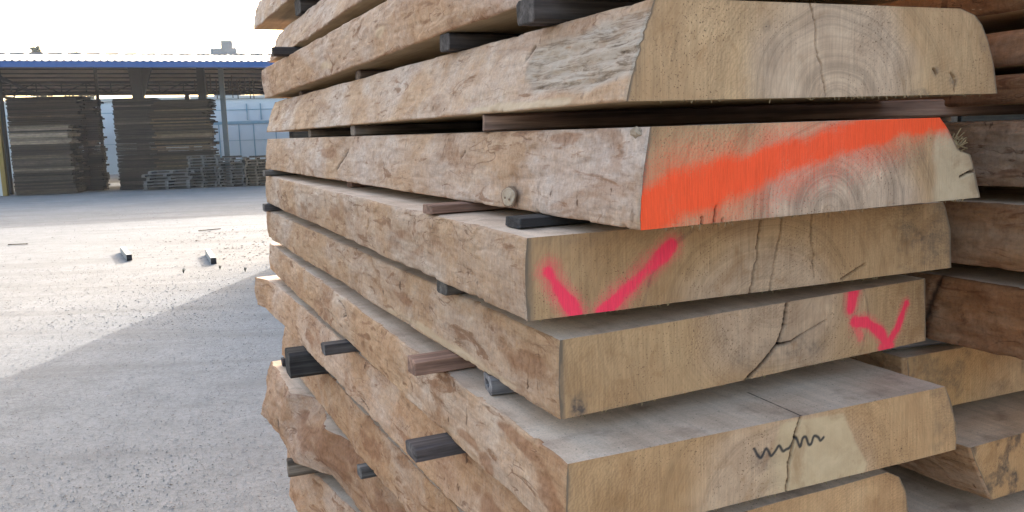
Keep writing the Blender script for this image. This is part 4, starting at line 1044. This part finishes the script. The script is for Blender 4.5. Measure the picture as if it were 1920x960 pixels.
# ------------------------------------------------------------------ pallets
def pallet_mesh(w_, d_, seed):
    r = random.Random(seed); b = Bx(); h = .13
    for k in range(5):
        y = k * (d_ - .12) / 4; b.box(r.uniform(-.02, .02), w_ + r.uniform(-.02, .02), y, y + .10, h - .022, h)
    for k in range(3):
        x = k * (w_ - .09) / 2; b.box(x, x + .09, .0, d_, .023, h - .023)
    for k in range(3):
        y = k * (d_ - .12) / 2; b.box(0, w_, y, y + .10, 0, .022)
    return b.mesh('pallet')
PM = [pallet_mesh(1.2, 1.0, i) for i in range(3)]
PL = {i: PM for i in range(4)}
ordn = ['lowest', 'second', 'third', 'fourth', 'fifth', 'sixth', 'seventh', 'eighth', 'ninth', 'tenth', 'eleventh', 'topmost']
def pallet_pile(s, n_, w_, N, h, where, tone, seed, jit=.06, lean=0):
    r = random.Random(seed)
    z = .0
    for k in range(N):
        o = link('pallet', PM[r.randrange(3)], M_pallet)
        o.location = sp_(s + r.uniform(-jit, jit) + lean * k, n_ + r.uniform(-.05, .05), z); o.rotation_euler = (0, 0, RZS + r.uniform(-.05, .05))
        o.scale = (w_ / 1.2, 1, h / .135)
        c = r.uniform(.7, 1.3); o.color = (tone[0] * c, tone[1] * c, tone[2] * c, 1)
        nm = ordn[k] if k < N - 1 else 'topmost'
        tag(o, '%s pallet of %s' % (nm, where), 'pallet', 'wooden pallets piled along the shed front'); z += h
    return z
pallet_pile(5.55, -1.25, 1.75, 6, .125, 'the low spreading pile in front of the brown boards', (.95, .95, .95), 1, .12, .02)
pallet_pile(7.20, -.95, 1.15, 11, .118, 'the tall pile under the right end of the board stack', (.88, .88, .86), 2)
pallet_pile(8.42, -1.15, .98, 10, .118, 'the pile just right of the steel posts', (.90, .86, .82), 3)
pallet_pile(9.45, -1.15, .90, 10, .115, 'the brownish pile beside the slab stack', (1.05, .85, .65), 4)
for a, b_, z, lb in (((8.5, -.9), (9.15, -.9), 1.50, 'short loose board on top of the pallet piles'), ((9.05, -.7), (9.4, -.7), 1.60, 'small loose block on top of the pallet piles')):
    pass
for s, l, z, lb in ((8.55, .75, 1.185, 'short loose board on the pile right of the steel posts'), (9.60, .7, 1.155, 'short loose board on the brownish pallet pile')):
    o = link('loose_board', Bx().box(0, l, 0, .15, 0, .05).mesh('loose_board'), M_board); o.location = sp_(s, -.8, z); o.rotation_euler = (0, 0, RZS)
    tag(o, lb, 'board')

# ------------------------------------------------------------------ wall of the building behind the shed
bw = empty('pale_building', 'long pale blue-white building behind the shed, horizontal blue band', 'building', None, sp_(0, 24), RZS)
link('wall', Bx().box(-20, 40, 0, .4, 0, 4.75).mesh('wall'), M_wall, bw)
link('roof', Bx().box(-20.2, 40.2, -.15, 9, 4.752, 4.95).mesh('roof'), M_white, bw)
link('wall_band', Bx().box(3.5, 9.4, -.05, -.001, 3.05, 3.25).mesh('wall_band'), M_wall_band, bw)
link('wall_rail', Bx().box(-20, 40, -.03, -.001, 3.98, 4.03).mesh('wall_rail'), M_wall_band, bw)
link('wall_rail', Bx().box(-20, 40, -.03, -.001, 1.95, 1.98).mesh('wall_rail'), M_wall_band, bw)
for x in (-2.6, -.9, 4.9, 6.2, 7.15, 8.6, 10.4, 12.6):
    link('panel_joint', Bx().box(x, x + .07, -.035, -.002, .0, 3.04).mesh('panel_joint'), M_wall_band, bw)
for x in (6.8, 7.7): link('wall_pipe', Bx().box(x, x + .08, -.12, -.04, 3.3, 4.4).mesh('wall_pipe'), M_wall_band, bw)

# ------------------------------------------------------------------ hidden-side stacks that throw the big shade on the yard
board_stack(0, 0, 3.2, 1.2, .1, 3.9, .16, 'tall board stack standing behind the slab stack, hidden by it', 21, rows=2, ragl=.02, ragr=.02, group='tall board stacks behind the slab stack', world_=((-3.02, 12.4, 0), rad(2)), gap=2)
board_stack(0, 0, 3.2, 1.2, .1, 3.9, .16, 'second tall board stack behind the slab stack, further right', 22, rows=2, ragl=.02, ragr=.02, group='tall board stacks behind the slab stack', world_=((.16, 12.5, 0), rad(1)), gap=2)
board_stack(0, 0, 3.2, 1.2, .1, 3.9, .16, 'third tall board stack behind the slab stack, furthest right', 23, rows=2, ragl=.02, ragr=.02, group='tall board stacks behind the slab stack', world_=((3.36, 12.5, 0), rad(1)), gap=2)

board_stack(0, 0, 3.2, 1.2, .1, 3.9, .16, 'fourth tall board stack, unseen, added to block bright sky behind the slab gaps', 24, rows=2, ragl=.02, ragr=.02, group='tall board stacks behind the slab stack', world_=((6.56, 12.6, 0), rad(1)), gap=2)  # unseen, added to keep bright sky out of the slab gaps
board_stack(0, 0, 3.2, 1.2, .1, 3.9, .16, 'fifth tall board stack, unseen, added at the end to block bright sky', 25, rows=2, ragl=.02, ragr=.02, group='tall board stacks behind the slab stack', world_=((9.76, 12.6, 0), rad(1)), gap=2)  # unseen too, extends the added sky block further right
# ------------------------------------------------------------------ beyond the shed roof: trees and a tank
def tree(x, y, H_, R0, label, seed, sparse=900):
    r = np.random.default_rng(seed)
    root = empty('tree', label, 'tree', 'hazy trees beyond the shed roof', (x, y, 0))
    b = Bx(); b.bar((0, 0, 0), (.1, 0, H_ * .62), .38); b.bar((.1, 0, H_ * .6), (-.2, .1, H_ * .95), .16)
    tips = []
    for k in range(9):
        a = r.uniform(0, 6.28); z0 = H_ * r.uniform(.45, .8); l = R0 * r.uniform(.5, 1.0); e = (l * math.cos(a), l * math.sin(a), z0 + l * r.uniform(.3, 1.0))
        b.bar((.05, 0, z0), e, .10); tips.append(e)
    link('trunk', b.mesh('trunk'), M_trunk, root)
    tips.append((-.2, .1, H_ * .95)); tips = np.array(tips)
    c = tips[r.integers(0, len(tips), sparse)] + r.normal(0, 1, (sparse, 3)) * R0 * np.array([.23, .23, .20])
    s = r.uniform(.10, .26, sparse); d1 = r.normal(0, 1, (sparse, 3)); d1 /= np.linalg.norm(d1, axis=1)[:, None]; d2 = np.cross(d1, r.normal(0, 1, (sparse, 3))); d2 /= np.linalg.norm(d2, axis=1)[:, None]
    V = np.stack([c - d1 * s[:, None], c - d2 * s[:, None] * .6, c + d1 * s[:, None], c + d2 * s[:, None] * .6], 1).reshape(-1, 3)
    link('crown', mesh_np('crown', V, np.arange(sparse * 4).reshape(-1, 4)), M_leaf, root)
def at_px(sx, nn): return sp_(sx, nn)
p = at_px(-19.3, 66); tree(p.x, p.y, 13.0, 1.3, 'tallest hazy tree beyond the shed roof, far left', 1, 2600)
p = at_px(-17.3, 67); tree(p.x, p.y, 12.2, 1.3, 'low hazy tree beyond the roof, between the other two', 2, 1400)
p = at_px(-15.2, 66); tree(p.x, p.y, 12.6, .9, 'small hazy tree beyond the roof, nearest the middle', 3, 900)
p = at_px(.2, 66)
tk = empty('rooftop_structure', 'hazy rooftop structure with a water tank beyond the shed roof', 'building', None, (p.x, p.y, 0), RZS)
link('tower_block', Bx().box(-1.6, 1.2, 0, 5, 0, 12.45).mesh('tower_block'), M_tank, tk)
link('tank', Bx().box(-.5, .75, .5, 2.5, 12.452, 13.35).mesh('tank'), M_tank, tk)
fr = Bx()
for x in (-1.1, .95, 1.9): fr.box(x, x + .10, .4, .52, 12.451 if x < 1.2 else 0, 12.95)
fr.box(-1.1, -.6, .4, .5, 12.951, 13.02); fr.box(.95, 2.0, .38, .54, 12.951, 13.05); link('railing', fr.mesh('railing'), M_tank, tk)

# ------------------------------------------------------------------ summer haze over the yard
hz = Bx().box(-95, 75, -25, 150, -1.2, 17.0)
M_haze = bpy.data.materials.new('pale_haze'); M_haze.use_nodes = True
nt = M_haze.node_tree; nt.nodes.clear()
o_ = nt.nodes.new('ShaderNodeOutputMaterial'); pv = nt.nodes.new('ShaderNodeVolumePrincipled')
pv.inputs['Color'].default_value = (.93, .95, 1.0, 1); pv.inputs['Density'].default_value = .0004; pv.inputs['Anisotropy'].default_value = .3
nt.links.new(pv.outputs[0], o_.inputs['Volume'])
ho = link('haze', hz.mesh('haze'), M_haze); tag(ho, 'pale haze hanging over the whole yard', kind='stuff')
